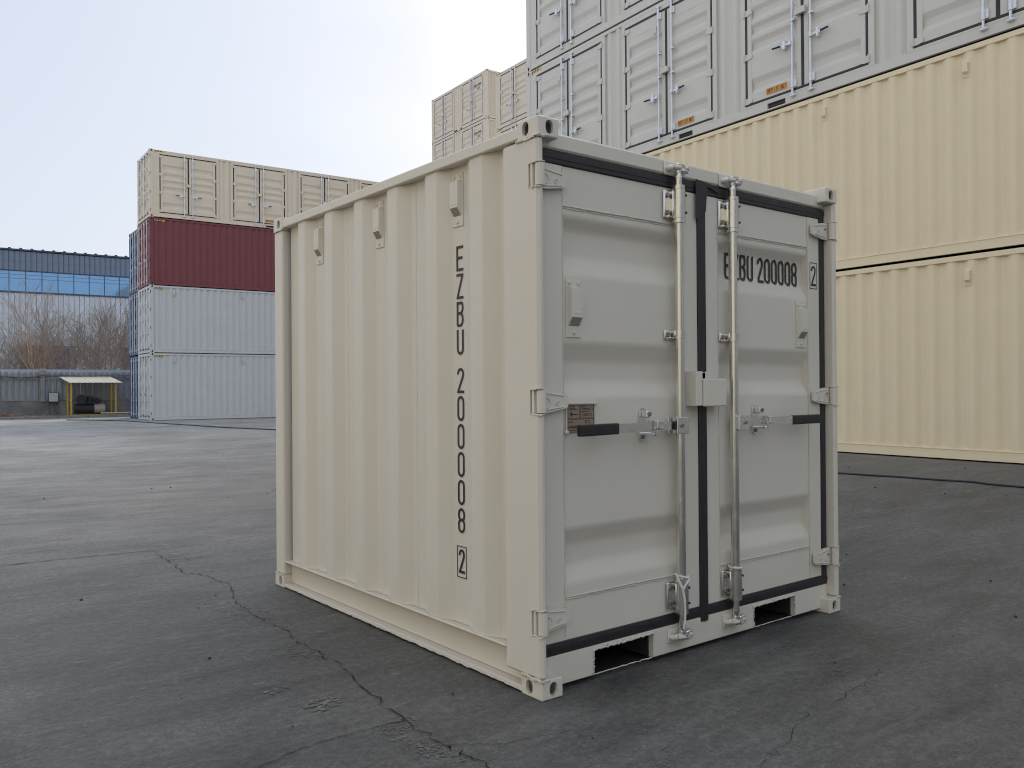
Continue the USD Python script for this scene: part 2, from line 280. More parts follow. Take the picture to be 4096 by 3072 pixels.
# ---------------------------------------------------------------- ground
def sm(t):
    t = np.clip(t, 0, 1); return t * t * (3 - 2 * t)
def gz(x, y):
    r = sm((np.asarray(x, float) - 3.2) / 6.5) * (1 - sm((np.asarray(y, float) - 15) / 14))
    return 0.144 * r - 0.06 * sm((np.asarray(y, float) - 9) / 20) * (1 - r)
def axis(lo, hi, fine0, fine1, step):
    near = np.arange(fine0, fine1 + 1e-9, step)
    return np.unique(np.concatenate([np.linspace(lo, fine0, 14)[:-1], near, np.linspace(fine1, hi, 14)[1:]]))
gx, gy = axis(-400, 400, -12, 26, 0.5), axis(-300, 500, -10, 50, 0.5)
XX, YY = np.meshgrid(gx, gy)
V = np.stack([XX, YY, gz(XX, YY)], -1).reshape(-1, 3); nx = len(gx)
ii, jj = np.meshgrid(np.arange(nx - 1), np.arange(len(gy) - 1)); a = (jj * nx + ii).ravel()
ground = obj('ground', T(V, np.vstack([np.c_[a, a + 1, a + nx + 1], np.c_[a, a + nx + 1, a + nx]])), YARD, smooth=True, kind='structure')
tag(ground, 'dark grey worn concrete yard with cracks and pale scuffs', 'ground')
def strip(pts, w, seed, z=0.004, jit=0.25, sub=10, wander=0.0):
    rg = np.random.default_rng(seed); P = []
    for p, q in zip(pts, pts[1:]):
        n = max(2, int(np.hypot(q[0] - p[0], q[1] - p[1]) / 0.05)) if sub is None else sub
        for k in range(n): P.append(np.array(p) + (np.array(q) - np.array(p)) * k / n + (rg.normal(0, wander, 2) if k else 0))
    P.append(np.array(pts[-1])); P = np.array(P); d = np.gradient(P, axis=0); d /= np.linalg.norm(d, axis=1, keepdims=True); nn = np.c_[-d[:, 1], d[:, 0]]
    ww = w * (1 - jit + 2 * jit * rg.random(len(P)))[:, None] / 2; A, B = P + nn * ww, P - nn * ww
    v = np.vstack([np.c_[A, gz(A[:, 0], A[:, 1]) + z], np.c_[B, gz(B[:, 0], B[:, 1]) + z]]); n = len(P); i = np.arange(n - 1)
    return T(v, np.vstack([np.c_[n + i, n + i + 1, i + 1], np.c_[n + i, i + 1, i]]))
crk = [(-.27, 4.22), (-.30, 3.79), (-.33, 3.31), (-.25, 3.06), (-.22, 2.79), (-.35, 2.29), (-.38, 1.87), (-.37, 1.59), (-.40, 1.36), (-.39, 1.12), (-.41, .81), (-.47, .5), (-.5, .16), (-.51, -.09), (-.5, -.24), (-.52, -.6)]
obj('crack', strip(crk, 0.0042, 3, wander=0.011, jit=.85), CRACKM, ground)
obj('crack', strip([(-1.9, 4.39), (-1.25, 4.33), (-.82, 4.30), (-.27, 4.22)], 0.010, 4, wander=0.004, jit=.7), CRACKM, ground)
obj('crack', strip([(-.27, 4.22), (.27, 4.26), (.75, 4.40), (2.2, 4.9)], 0.0042, 5, wander=0.004, jit=.7), CRACKM, ground)
obj('crack', strip([(-1.3, .10), (-1.06, .14), (-.9, .19), (-.64, .19), (-.49, .18)], 0.0030, 6, wander=0.004, jit=.8), CRACKM, ground)
obj('crack', strip([(-.51, -.09), (-.36, -.2), (-.1, -.27)], 0.0022, 7, wander=0.008, jit=.8), CRACKM, ground)
obj('crack', strip([(.05, -1.0), (.2, -.85), (.35, -.82), (.62, -.72), (.95, -.70), (1.35, -.62)], 0.0018, 8, wander=0.010, jit=.9), CRACKM, ground)
def patch(c, rx, ry, rot, seed, n=90, size=0.012):
    """thin irregular flakes of worn surface"""
    rg = np.random.default_rng(seed); vs, fs = [], []
    for k in range(n):
        t, q = rg.random() * 6.283, rg.random() ** .6
        x, y = rx * q * math.cos(t), ry * q * math.sin(t); x, y = c[0] + x * math.cos(rot) - y * math.sin(rot), c[1] + x * math.sin(rot) + y * math.cos(rot)
        m = rg.integers(5, 8); s = size * rg.uniform(.3, 1.2); an = rg.random() * 6.283; el = rg.uniform(.25, .8)
        b = len(vs)
        for i in range(m):
            a2 = 6.283 * i / m; u, v = s * math.cos(a2) * rg.uniform(.6, 1.2), s * el * math.sin(a2) * rg.uniform(.6, 1.2)
            px, py = x + u * math.cos(an) - v * math.sin(an), y + u * math.sin(an) + v * math.cos(an)
            vs.append((px, py, float(gz(px, py)) + 0.003 + k * 1e-6))
        fs += [[b, b + i, b + i + 1] for i in range(1, m - 1)]
    return T(vs, fs)
for k, (c, rx, ry, n, s) in enumerate([((-.66, .52), .085, .06, 150, .012), ((-.74, .78), .07, .035, 60, .009), ((-.46, 1.15), .10, .16, 110, .009), ((-.55, .16), .10, .07, 110, .008), ((-.57, -.08), .05, .16, 120, .008), ((-.40, 2.1), .10, .3, 120, .010), ((-.2, 3.9), .12, .25, 80, .012), ((.12, -.42), .06, .03, 40, .007), ((.0, -.62), .10, .05, 40, .007), ((1.1, -.5), .2, .1, 70, .009)]):
    obj('worn_patch', patch(c, rx, ry, .3, 50 + k, n, s), CHALK, ground, kind='stuff')
rg = np.random.default_rng(12); st = []
for k in range(200):
    q = rg.random(); ang = math.radians(rg.uniform(20, 84)); d = 1.3 + 16 * q ** 2.0
    x, y = CAMP[0] + d * math.cos(ang), CAMP[1] + d * math.sin(ang)
    if -.1 < x < 2.2 and -.1 < y < 2.7: continue
    s = (.0012 + .0045 * rg.random() ** 2.2) * (1 + q * 1.2); m = trimesh.creation.icosphere(1, s); m.vertices *= rg.uniform(.6, 1.2, (len(m.vertices), 1)); m.vertices[:, 2] *= .7
    m.apply_translation((x, y, float(gz(x, y)) + s * .5)); st.append(m)
tag(obj('pebbles', st, STONE, kind='stuff'), 'tiny dark stones and grit scattered over the yard', 'pebbles')
obj('painted_line', strip([(-9, 28.6), (2.07, 30.91), (6.45, 32.04), (7.6, 32.35)], 0.17, 9, jit=.2, sub=20), LINE, ground)

# ================================================================= MAIN CONTAINER
W, LEN, H = 2.094, 2.560, 2.260
D = 0.060                                                            # plane of the door leaves behind the casting faces
box0 = thing('shipping_container', 'small cream white shipping container in the foreground with closed double doors', 'container')
CA, CB, CC = 0.130, 0.108, 0.078
def prism(poly, depth):
    return m3.CrossSection([[(float(x), float(y)) for x, y in np.array(poly.exterior.coords)[:-1]]], m3.FillRule.NonZero).extrude(depth)
def stadium(w, h, depth):
    return prism(LineString([(0, -(h - w) / 2), (0, (h - w) / 2)]).buffer(w / 2, quad_segs=8), depth)
def casting(x0, y0, z0, fx, fy, top, dims=(CB, CA, CC), hole=(.040, .054)):
    """corner casting with oval holes in its outer faces; fx, fy = -1 or +1: which way is outwards"""
    dx, dy, dz = dims
    m = man(cbx(0, dx, 0, dy, 0, dz, .005))
    m -= man(bx(.014, dx - .014, .014, dy - .014, .012, dz - .012))
    s = stadium(hole[0], hole[1], .06)
    hx = .4 * dy if True else 0
    # hole in the face across x (normal x)
    c = s.rotate((90, 0, 90)); px = -.01 if fx < 0 else dx - .05
    cy = dy * .60 if fy < 0 else dy * .40
    m -= c.translate((px, cy, dz / 2))
    c = s.rotate((90, 0, 0)); py = .05 if fy < 0 else dy + .01
    cx = dx * .54 if fx < 0 else dx * .46
    m -= c.translate((cx, py, dz / 2))
    c = stadium(.045, .07, .05).translate((dx / 2, dy / 2, dz - .03 if top else -.01)); m -= c
    t = unman(m); t.apply_translation((x0, y0, z0)); return t
for fx, x0 in ((-1, 0), (1, W - CB)):
    for fy, y0 in ((-1, 0), (1, LEN - CA)):
        for top, z0 in ((False, 0), (True, H - CC)):
            cc_ = obj('corner_casting', casting(x0, y0, z0, fx, fy, top), WHITE, box0)
            obj('hollow', bx(x0 + .030, x0 + CB - .030, y0 + .030, y0 + CA - .030, z0 + .0125, z0 + CC - .0125), HOLLOW, cc_)  # solid dark block in the casting, painted stand-in for its inner shade
HZ = [(1.988, 2.080), (1.106, 1.199), (0.247, 0.342)]              # hinge notches in the front posts
def front_post(side):
    q = cbx(0, .034, 0.004, .231, CC, H - CC, .011)
    m = man(q)
    for z0, z1 in HZ: m -= man(bx(-.02, .08, -.02, .060, z0, z1))
    m += man(bx(.026, .050, .062, .22, CC, H - CC))
    t = unman(m)
    if side > 0: t.apply_transform(np.diag([-1, 1, 1, 1.])); t.apply_translation((W, 0, 0)); t.faces = t.faces[:, ::-1]
    return t
for s in (-1, 1): obj('corner_post', front_post(s), WHITE, box0, smooth=25)
for x0 in (0, W - .05): obj('corner_post', cbx(x0 + .004 if x0 == 0 else x0 - .024, x0 + .074 if x0 == 0 else x0 + .046, 2.434, LEN - .004, CC, H - CC, .008), WHITE, box0)
# side walls: corrugated sheet, rails
def side_profile():
    P = [(.045, .200), (.045, .308)]; y = .308
    k = 0
    while y < 2.44:
        P += [(.010, y + .080), (.010, y + .167), (.045, y + .242), (.045, y + .350)]; y += .350
    return [(a, min(b, 2.46)) for a, b in P if b < 2.47]
SP = rnd(side_profile(), .006, 3)
rg = np.random.default_rng(5)
def wall_pt(a, b, t): return (a + .004, b, t)
sp = obj('side_panel', sweep([(a, b) for a, b in SP], wall_pt, .166, 2.196, 1, flip=True), WHITE, box0, smooth=40)
obj('side_panel', sweep([(W - a, b) for a, b in SP], lambda a, b, t: (a - .004, b, t), .166, 2.196, 1), WHITE, box0, smooth=40)
for y in (.965, 1.662):
    obj('sheet_seam', [wobble((.0488, y + .001, .17), (.0488, y + .001, 2.19), 60, .0005, int(y * 100), .0011)], WHITE, sp)
for s in (0, 1):
    X = (lambda a: a) if s == 0 else (lambda a: W - a)
    obj('top_rail', cbx(X(.003), X(.060), CA - .01, LEN - CA + .01, 2.192, 2.241, .005), WHITE, box0)
    ch = [cbx(X(.006), X(.058), .230, 2.434, .157, .166, .003), bx(X(.050), X(.056), CA, LEN - CA, .03, .158), cbx(X(.004), X(.055), CA - .005, LEN - CA + .005, .012, .028, .003), bx(X(.052), X(.055), .13, .232, .03, .166)]
    obj('bottom_rail', ch, WHITE, box0)
# beads of paint and sealant
beads = []
for k in range(7):
    y0 = .31 + .35 * k
    beads.append(tube([(.052, y0 - .16 if k else .235, 2.190), (.050, y0 - .03, 2.187), (.016, y0 + .085, 2.189), (.014, y0 + .16, 2.189), (.050, y0 + .22, 2.190)], .0035, 5))
    beads.append(tube([(.047, y0 - .11, .170), (.047, y0, .171), (.013, y0 + .082, .168), (.010, y0 + .165, .168), (.046, y0 + .235, .171)], .0034, 5))
beads = [b for b in beads if b.vertices[:, 1].max() < 2.47]
obj('sealant_bead', beads, BEAD, sp, smooth=60, kind='stuff')
obj('weld_bead', [wobble((-.001, .004, CC), (-.001, CA, CC + .004), 18, .0022, 31, .006), wobble((0, .0, CC), (.036, .002, CC), 8, .002, 32, .006),
                  wobble((-.001, .004, H - CC), (-.001, CA, H - CC - .003), 18, .0022, 33, .006), wobble((0, .002, H - CC), (.036, .002, H - CC), 8, .002, 34, .006),
                  wobble((.0, 2.434, CC), (0, LEN - .004, CC), 12, .0015, 35, .004), wobble((.0, 2.434, H - CC), (0, LEN - .004, H - CC), 12, .0015, 36, .004),
                  wobble((W - .002, .004, CC), (W - .002, .1, CC), 8, .002, 37, .005), wobble((W - .04, .002, CC), (W - .002, .002, CC), 8, .002, 38, .004)], BEAD, box0, smooth=60)
obj('drip_edge', wobble((.004, CA, .0125), (.004, LEN - CA, .0125), 120, .0012, 40, .0028), BEAD, box0, smooth=60)
# roof
rp = rnd([(x, 2.236 + (.014 if k % 4 in (1, 2) else 0)) for k, x in enumerate(np.linspace(.10, LEN - .10, 29))], .01, 3)
obj('roof_panel', sweep(rp, lambda a, b, t: (t, a, b), .055, W - .055), WHITE, box0, smooth=40)
obj('rear_panel', bx(.05, W - .05, LEN - .045, LEN - .03, .03, H - .04), WHITE, box0)
obj('floor_panel', bx(.06, W - .06, .13, LEN - .06, .150, .175), DARK, box0)
# header and sill with fork pockets
obj('door_header', cbx(.040, W - .040, .055, .125, 2.157, 2.227, .009), WHITE, box0)
sill = man(cbx(.040, W - .040, .055, .125, .020, .142, .004))
FP = [(.322, .684), (1.402, 1.755)]
for x0, x1 in FP: sill -= prism(sbox(x0 + .012, .005, x1 - .012, .118).buffer(.012, quad_segs=4), .3).rotate((90, 0, 0)).translate((0, .25, 0))
sl = obj('door_sill', unman(sill), WHITE, box0)
for k, (x0, x1) in enumerate(FP):
    obj('fork_pocket', [bx(x0 + .002, x0 + .008, .08, 2.4, .022, .14), bx(x1 - .008, x1 - .002, .08, 2.4, .022, .14), bx(x0 + .002, x1 - .002, .126, 2.4, .132, .140), bx(x0 + .002, x1 - .002, 1.4, 1.41, .022, .14),
                        bx(x0 + .01, x1 - .01, .09, 2.4, .006, .010)], DARK, box0)
    obj('pocket_lip', wobble((x0 + .004, .062, .0215), (x1 - .004, .062, .0215), 30, .0009, 85 + k, .0026), BEAD, sl, smooth=60)
    obj('pocket_bead', [wobble((x0, .054, .026), (x0 + .004, .054, .124), 20, .0016, 60 + k, .0038), wobble((x0, .054, .126), (x1, .054, .128), 44, .0016, 70 + k, .0048), wobble((x1, .054, .124), (x1 - .002, .054, .026), 18, .0016, 80 + k, .0036)], BEAD, sl, smooth=60)
# door leaves
GROOVES = [(1.900, 1.852, 1.745, 1.665), (1.390, 1.313, 1.231, 1.168), (.636, .565, .484, .416)]
def door_y(z, yp=D, dep=.040, gr=GROOVES):
    z = np.asarray(z, float); y = np.full(z.shape, yp)
    for a, b, c, d in gr: y = np.maximum(y, yp + dep * np.clip(np.minimum((a - z) / (a - b), (z - d) / (c - d)), 0, 1))
    return y
def leaf_sheet(x0, x1, z0, z1, yp, gr, dep, rad):
    P = [(yp, z0)]
    for a, b, c, d in sorted(gr, key=lambda g: g[0]): P += [(yp, d), (yp + dep, c), (yp + dep, b), (yp, a)]
    P.append((yp, z1)); P = rnd(P, rad, 4)
    return sweep(P, lambda a, b, t: (t, a, b), x0, x1, 1, flip=True)
ZT, ZB = 2.102, .190
def gasket_bar(x0, x1, z0, z1, y=D):
    h = .006
    if x1 - x0 < z1 - z0: return trimesh.util.concatenate([cbx(x0, x1, y - .004, y + .03, z0, z1, .005), cbx(x0 + .3 * (x1 - x0), x0 + .75 * (x1 - x0), y - h, y, z0, z1, .005)])
    return trimesh.util.concatenate([cbx(x0, x1, y - .004, y + .03, z0, z1, .005), cbx(x0, x1, y - h, y, z0 + .35 * (z1 - z0), z0 + .8 * (z1 - z0), .005)])
def vent(o, t, n, parent):
    """louvred vent: o = middle of its foot on the wall, t = to the viewer's right, n = outwards"""
    t, n, z = np.array(t, float), np.array(n, float), np.array([0, 0, 1.0])
    X = lambda m: xf(m, o, t, z, n)
    plate = cbx(-.041, .041, 0, .236, 0, .004, .0015)
    b, d = .030, .026
    body = trimesh.convex.convex_hull(np.array([(-b, .045, .003), (b, .045, .003), (-b, .082, d), (b, .082, d), (-b, .196, d), (b, .196, d), (-b - .002, .200, d - .006), (b + .002, .200, d - .006), (-b - .004, .206, .003), (b + .004, .206, .003), (-b - .004, .050, .003), (b + .004, .050, .003)]))
    v = obj('vent', [X(plate), X(body), X(cbx(-.018, .018, .093, .105, d - .002, d + .0012, .0015))], WHITE, parent)
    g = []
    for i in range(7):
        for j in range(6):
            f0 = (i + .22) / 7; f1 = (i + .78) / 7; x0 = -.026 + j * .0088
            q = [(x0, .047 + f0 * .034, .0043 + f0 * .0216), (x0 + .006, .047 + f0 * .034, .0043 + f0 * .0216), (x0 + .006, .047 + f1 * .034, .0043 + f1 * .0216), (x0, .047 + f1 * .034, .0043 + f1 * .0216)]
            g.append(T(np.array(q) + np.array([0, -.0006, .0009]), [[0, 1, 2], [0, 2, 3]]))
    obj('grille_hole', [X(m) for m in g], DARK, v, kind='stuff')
    for (a, c) in ((-.024, .222), (.024, .222), (0, .020)):
        obj('rivet', X(trimesh.convex.convex_hull(np.vstack([cyl((a, c, .003), (a, c, .006), .0095, 10).vertices, cyl((a, c, .006), (a, c, .010), .006, 8).vertices]))), WHITE, v, smooth=50)
    return v
doors = []
for k, (x0, x1, sl_, sr_) in enumerate([(.064, 1.006, .110, .100), (1.058, 2.010, .097, .107)]):
    ln = 'left' if k == 0 else 'right'
    dr = obj('door', [leaf_sheet(x0 + sl_, x1 - sr_, ZB, ZT, D + .003, GROOVES, .040, .016)], WHITE, box0, smooth=50, label=f'{ln} hand door leaf with three pressed grooves')
    obj('door_frame', [cbx(x0, x0 + sl_, D, D + .055, ZB, ZT, .003), cbx(x1 - sr_, x1, D, D + .055, ZB, ZT, .003)], WHITE, dr)
    for z in (1.940, .362): obj('weld_seam', [wobble((x0 + sl_ + .004, D + .001, z), (x1 - sr_ - .004, D + .001, z), 50, .0007, 90 + k, .0035), wobble((x0 + sl_ + .004, D + .002, z - .009), (x1 - sr_ - .004, D + .002, z - .009), 50, .0007, 92 + k, .0022)], BEAD, dr, smooth=60)
    for xe in (x0 + sl_, x1 - sr_): obj('edge_bead', wobble((xe, D - .0005, ZB + .01), (xe, D - .0005, ZT - .01), 90, .0008, 94 + k, .0020), BEAD, dr, smooth=60)
    doors.append(dr)
vent((.232, D + .002, 1.410), (1, 0, 0), (0, -1, 0), doors[0])
vent((1.838, D + .002, 1.408), (1, 0, 0), (0, -1, 0), doors[1])
for y in (.612, 1.312, 2.005): vent((.0485, y, 1.925), (0, -1, 0), (-1, 0, 0), sp)
# rubber seals
obj('door_gasket', [gasket_bar(.034, 2.060, ZT - .002, 2.158)], RUBBER, box0)
obj('door_gasket', [gasket_bar(.034, 2.060, .140, ZB + .002)], RUBBER, box0)
obj('door_gasket', [gasket_bar(.036, .066, .186, 2.106)], RUBBER, box0)
obj('door_gasket', [gasket_bar(2.008, 2.058, .186, 2.106)], RUBBER, box0)
obj('door_gasket', [gasket_bar(1.004, 1.060, .120, 2.130, D - .006), T([(.985, .046, 2.165), (1.07, .046, 2.14), (1.055, .046, 2.02), (1.0, .046, 1.97), (.985, .046, 1.99), (1.12, .047, 2.150), (1.17, .050, 2.115)], [[4, 3, 2], [4, 2, 1], [4, 1, 0], [0, 1, 5], [1, 6, 5]])], RUBBER, box0)
# hinges
def hinge(side, z0, z1, parent):
    zc = (z0 + z1) / 2; h = (z1 - z0) / 2 - .003
    bar = cyl((.0215, .0165, z0 + .003), (.0215, .0165, z1 - .003), .0195, 24)
    P = [(.004, zc - h), (.004, zc + h), (.080, zc + h - .003), (.166, zc + h * .60), (.176, zc + h * .48), (.176, zc - h * .48), (.166, zc - h * .60), (.080, zc - h + .003)]
    blade = poly_mesh(Polygon(P).buffer(.003), .012)
    blade = xf(blade, (0, .050, 0), (1, 0, 0), (0, 0, 1), (0, -1, 0))
    rim = [tube([(x, .0375, z) for x, z in [(.052, zc + h - .010), (.085, zc + h - .013), (.155, zc + h * .5)]], .0032, 6), tube([(x, .0375, z) for x, z in [(.052, zc - h + .010), (.085, zc - h + .013), (.155, zc - h * .5)]], .0032, 6)]
    def ring(cx, cz, r, w, a0=0, a1=360): return tube([(cx + r * math.cos(math.radians(t)), .0378, cz + r * math.sin(math.radians(t))) for t in np.linspace(a0, a1, 22)], w, 5)
    rings = [ring(.066, zc - .006, .019, .0028, -100, 100), ring(.124, zc - .008, .010, .0022), ring(.124, zc - .008, .0045, .0018)]
    ms = [bar, blade] + rim + rings; nip = [ball((.058, .036, zc + .012), .0055, 1), cyl((.058, .038, zc + .012), (.058, .029, zc + .012), .003, 8)]
    if side > 0:
        for m in ms + nip: m.apply_transform(np.diag([-1, 1, 1, 1.])); m.apply_translation((W, 0, 0)); m.faces = m.faces[:, ::-1]
    hg = obj('hinge', ms, WHITE, parent, smooth=35)
    return hg, nip
for s, dr in ((-1, doors[0]), (1, doors[1])):
    for z0, z1 in HZ:
        hg, nip = hinge(s, z0, z1, dr)
        obj('grease_nipple', nip, BRASS, dr)
        X = (lambda a: a) if s < 0 else (lambda a: W - a)
        obj('hinge_bead', [wobble((X(-.001), .062, z1 + .001), (X(.002), .004, z1 + .004), 9, .002, int(z0 * 77), .0030), wobble((X(.002), .003, z1 + .004), (X(.034), .003, z1 + .003), 7, .002, int(z0 * 78), .0030),
                           wobble((X(-.001), .062, z0 - .001), (X(.002), .004, z0 - .004), 9, .002, int(z0 * 79), .0030), wobble((X(.002), .003, z0 - .004), (X(.034), .003, z0 - .003), 7, .002, int(z0 * 76), .0030)], BEAD, dr, smooth=60)
# lock rods
RX = (.838, 1.224); RY = .024
for k, x in enumerate(RX):
    s = -1 if k == 0 else 1
    rod = obj('lock_rod', [cyl((x, RY, .215), (x, RY, 2.095), .0205, 28), cyl((x, RY, .145), (x, RY, .215), .0168, 24), cyl((x, RY, .145), (x, RY, .115), .019, 24, .012), cyl((x, RY, 2.095), (x, RY, 2.145), .0168, 24), cyl((x, RY, 2.140), (x, RY, 2.168), .019, 24, .012)], GALV, box0, smooth=40)
    for z0, z1 in ((1.955, 2.092), (.212, .340)):
        br = obj('rod_guide', [cbx(x - .068, x - .020, D - .014, D - .001, z0 + .004, z1 - .004, .006), cbx(x - .034, x + .028, RY, D - .001, z0 + .008, z1 - .008, .006), cyl((x, RY, z0 + .004), (x, RY, z1 - .004), .0305, 28)], GALV, rod, smooth=40)
        obj('collar', [cyl((x, RY, z1 - .003), (x, RY, z1 + .014), .0295, 24), cyl((x, RY, z0 - .016), (x, RY, z0 + .003), .0295, 24)], GALV, rod, smooth=40)
        for zz in (z0 + .03, z1 - .03):
            obj('bolt', hexb((x - .050, D - .013, zz), (0, -1, 0), .0115, .009), BOLT, rod)
            obj('bolt', cyl((x + .021, RY - .021, zz), (x + .027, RY - .027, zz), .0055, 10), GRIP, rod)
    br = obj('rod_clip', [cbx(x - .066, x - .018, D - .010, D - .001, 1.418, 1.462, .005), cyl((x, RY, 1.421), (x, RY, 1.459), .0255, 24), cbx(x - .03, x + .030, RY, D - .001, 1.421, 1.459, .004), cbx(x + .018, x + .044, D - .016, D - .001, 1.421, 1.459, .004)], GALV, rod, smooth=40)
    obj('bolt', hexb((x - .046, D - .010, 1.44), (0, -1, 0), .011, .008), BOLT, rod)
    obj('bolt', hexb((x + .034, D - .016, 1.44), (0, -1, 0), .007, .006), GRIP, rod)
    for zc, up in ((2.186, 1), (.098, -1)):
        # cam head on the rod, and the painted keeper on the rail
        obj('cam', [hullb((x, RY, zc - up * .03, .013), (x, RY, zc - up * .004, .016)), hullb((x - .040, RY + .004, zc + .004, .009), (x + .036, RY - .004, zc - .004, .011)), hullb((x + .020, RY - .012, zc - .012 * up, .008), (x + .046, RY - .014, zc - .016 * up, .006)),
                    hullb((x - .012, RY - .012, zc + .012 * up, .007), (x + .03, RY - .008, zc + .014 * up, .007))], ZINC, rod, smooth=40)
        obj('cam_keeper', [cbx(x - .066, x + .058, D - .016, D - .004, zc - .032, zc + .030, .006), hullb((x - .050, D - .02, zc - .004, .014), (x - .034, RY - .006, zc - .002, .012)), hullb((x - .034, RY - .006, zc - .002, .012), (x - .008, RY - .020, zc - .002, .009)),
                           hullb((x + .044, D - .02, zc + .012, .011), (x + .044, RY - .002, zc + .014, .011)), hullb((x + .044, RY - .002, zc + .014, .011), (x + .040, RY - .018, zc - .004, .010)), hullb((x + .040, RY - .018, zc - .004, .010), (x + .034, RY - .004, zc - .022, .008))], WHITE, box0, smooth=45)
    # handle
    hz = 1.036
    hx0, hx1, hx2 = (x - .055, .400, .168) if k == 0 else (x + .055, 1.655, 1.878)
    yb = -.012
    prof = [(hx0 - s * .035, .012), (hx0 + s * .14, .006), (hx0 + s * .17, -.008), (hx1, yb)]
    bars = []
    for (xa, ya), (xb, yb_) in zip(prof, prof[1:]):
        v = [(xa, ya - .005, hz - .019), (xa, ya + .005, hz - .019), (xa, ya - .005, hz + .019), (xa, ya + .005, hz + .019), (xb, yb_ - .005, hz - .019), (xb, yb_ + .005, hz - .019), (xb, yb_ - .005, hz + .019), (xb, yb_ + .005, hz + .019)]
        bars.append(trimesh.convex.convex_hull(np.array(v)))
    hd = obj('door_handle', bars, ZINC, rod)
    g0, g1 = (hx1, yb), (hx2, yb - .030 if k == 0 else yb + .004)
    gm = trimesh.convex.convex_hull(np.vstack([trimesh.creation.icosphere(1, .006).vertices + np.array([a, b + dy, hz + dz]) for (a, b) in (g0, g1) for dy in (-.008, .008) for dz in (-.017, .017)]))
    obj('handle_grip', gm, GRIP, rod, smooth=35)
    hb0, hb1 = sorted((x - s * .012, x + s * .064))
    obj('handle_hub', [cbx(hb0, hb1, -.016, -.010, hz - .038, hz + .036, .005), cbx(hb0, hb1, .036, .042, hz - .038, hz + .036, .005), cbx(x - s * .012, x + s * .004, -.014, .04, hz - .034, hz + .032, .004)], ZINC, rod)
    obj('bolt', hexb((x + s * .034, -.016, hz), (0, -1, 0), .009, .007), BOLT, rod)
    # catch plate
    cx = .628 if k == 0 else 1.432
    ct = poly_mesh(LineString([(0, .972 + .02), (0, 1.118 - .02)]).buffer(.020, quad_segs=6), .006)
    obj('handle_catch', [xf(ct, (cx, D + .001, 0), (1, 0, 0), (0, 0, 1), (0, -1, 0)), cbx(cx - .012, cx + .012, .018, .054, 1.074, 1.104, .005), cbx(cx - .006, cx + .022, -.026, .02, hz + .020, hz + .026, .003), cbx(cx + .002, cx + .022, -.030, -.024, hz - .008, hz + .026, .003), cbx(cx - .008, cx + .05, -.024, -.016, hz - .012, hz - .002, .003), cbx(cx - .012, cx + .012, -.018, .056, hz - .040, hz - .024, .004)], ZINC, rod)
    obj('bolt', hexb((cx, .019, 1.090), (0, -1, 0), .010, .009), BOLT, rod)
    obj('bolt', cyl((cx, D - .005, .990), (cx, D - .010, .990), .010, 12), BOLT, rod)
# lock box over the middle seal
lb = obj('lock_box', [cbx(.918, .924, .000, D, 1.118, 1.278, .002), cbx(.918, .964, -.003, .003, 1.120, 1.276, .003), cbx(.960, .966, .0, .045, 1.120, 1.276, .002), cbx(.920, 1.060, .048, .054, 1.118, 1.276, .002), cbx(.918, 1.03, .03, .036, 1.270, 1.274, .001)], WHITE, box0)
obj('lock_hood', [cbx(.966, 1.130, -.008, .002, 1.116, 1.243, .004), cbx(.966, 1.130, .0, .048, 1.236, 1.243, .003), cbx(1.123, 1.130, .0, .048, 1.117, 1.240, .003)], WHITE, lb)
# maker's plate: frame, panels and fine print
pl = obj('maker_plate', cbx(.186, .343, D - .004, D - .001, 1.026, 1.142, .001), PLATE, box0)
obj('plate_frame', [cyl((.186, D - .003, 1.142), (.343, D - .003, 1.142), .006, 10), cyl((.186, D - .003, 1.026), (.186, D - .003, 1.142), .0035, 8), cyl((.343, D - .003, 1.026), (.343, D - .003, 1.142), .003, 8)] + [ball((x, D - .005, z), .010, 2) for x in (.186, .343) for z in (1.026, 1.142)], BEAD, pl, smooth=60)
pr = []
def ln(x0, x1, z0, z1): pr.append(bx(x0, x1, D - .0052, D - .0038, z0, z1))
def fr(x0, x1, z0, z1, t=.0012): ln(x0, x1, z0, z0 + t); ln(x0, x1, z1 - t, z1); ln(x0, x0 + t, z0 + t, z1 - t); ln(x1 - t, x1, z0 + t, z1 - t)
fr(.193, .258, 1.082, 1.134); fr(.262, .337, 1.082, 1.134); fr(.193, .337, 1.034, 1.079)
rg = np.random.default_rng(3)
for z in (1.128, 1.122, 1.116): ln(.200, .200 + .03 + .02 * rg.random(), z, z + .0022)
ln(.266, .292, 1.127, 1.1292); ln(.266, .312, 1.108, 1.1104); fr(.269, .328, 1.116, 1.123, .0008); fr(.271, .326, 1.092, 1.100, .0008); ln(.277, .312, 1.1185, 1.1205); ln(.284, .305, 1.095, 1.097)
for q in (-1, 1): ln(.209 + q * .006, .212 + q * .006, 1.094, 1.103)
ln(.209, .213, 1.0885, 1.1085); ln(.220, .248, 1.096, 1.099); ln(.198, .220, 1.066, 1.069); fr(.288, .312, 1.062, 1.072, .001); ln(.200, .330, 1.044, 1.0465); ln(.200, .300, 1.050, 1.052)
obj('plate_print', pr, BLACK, pl)
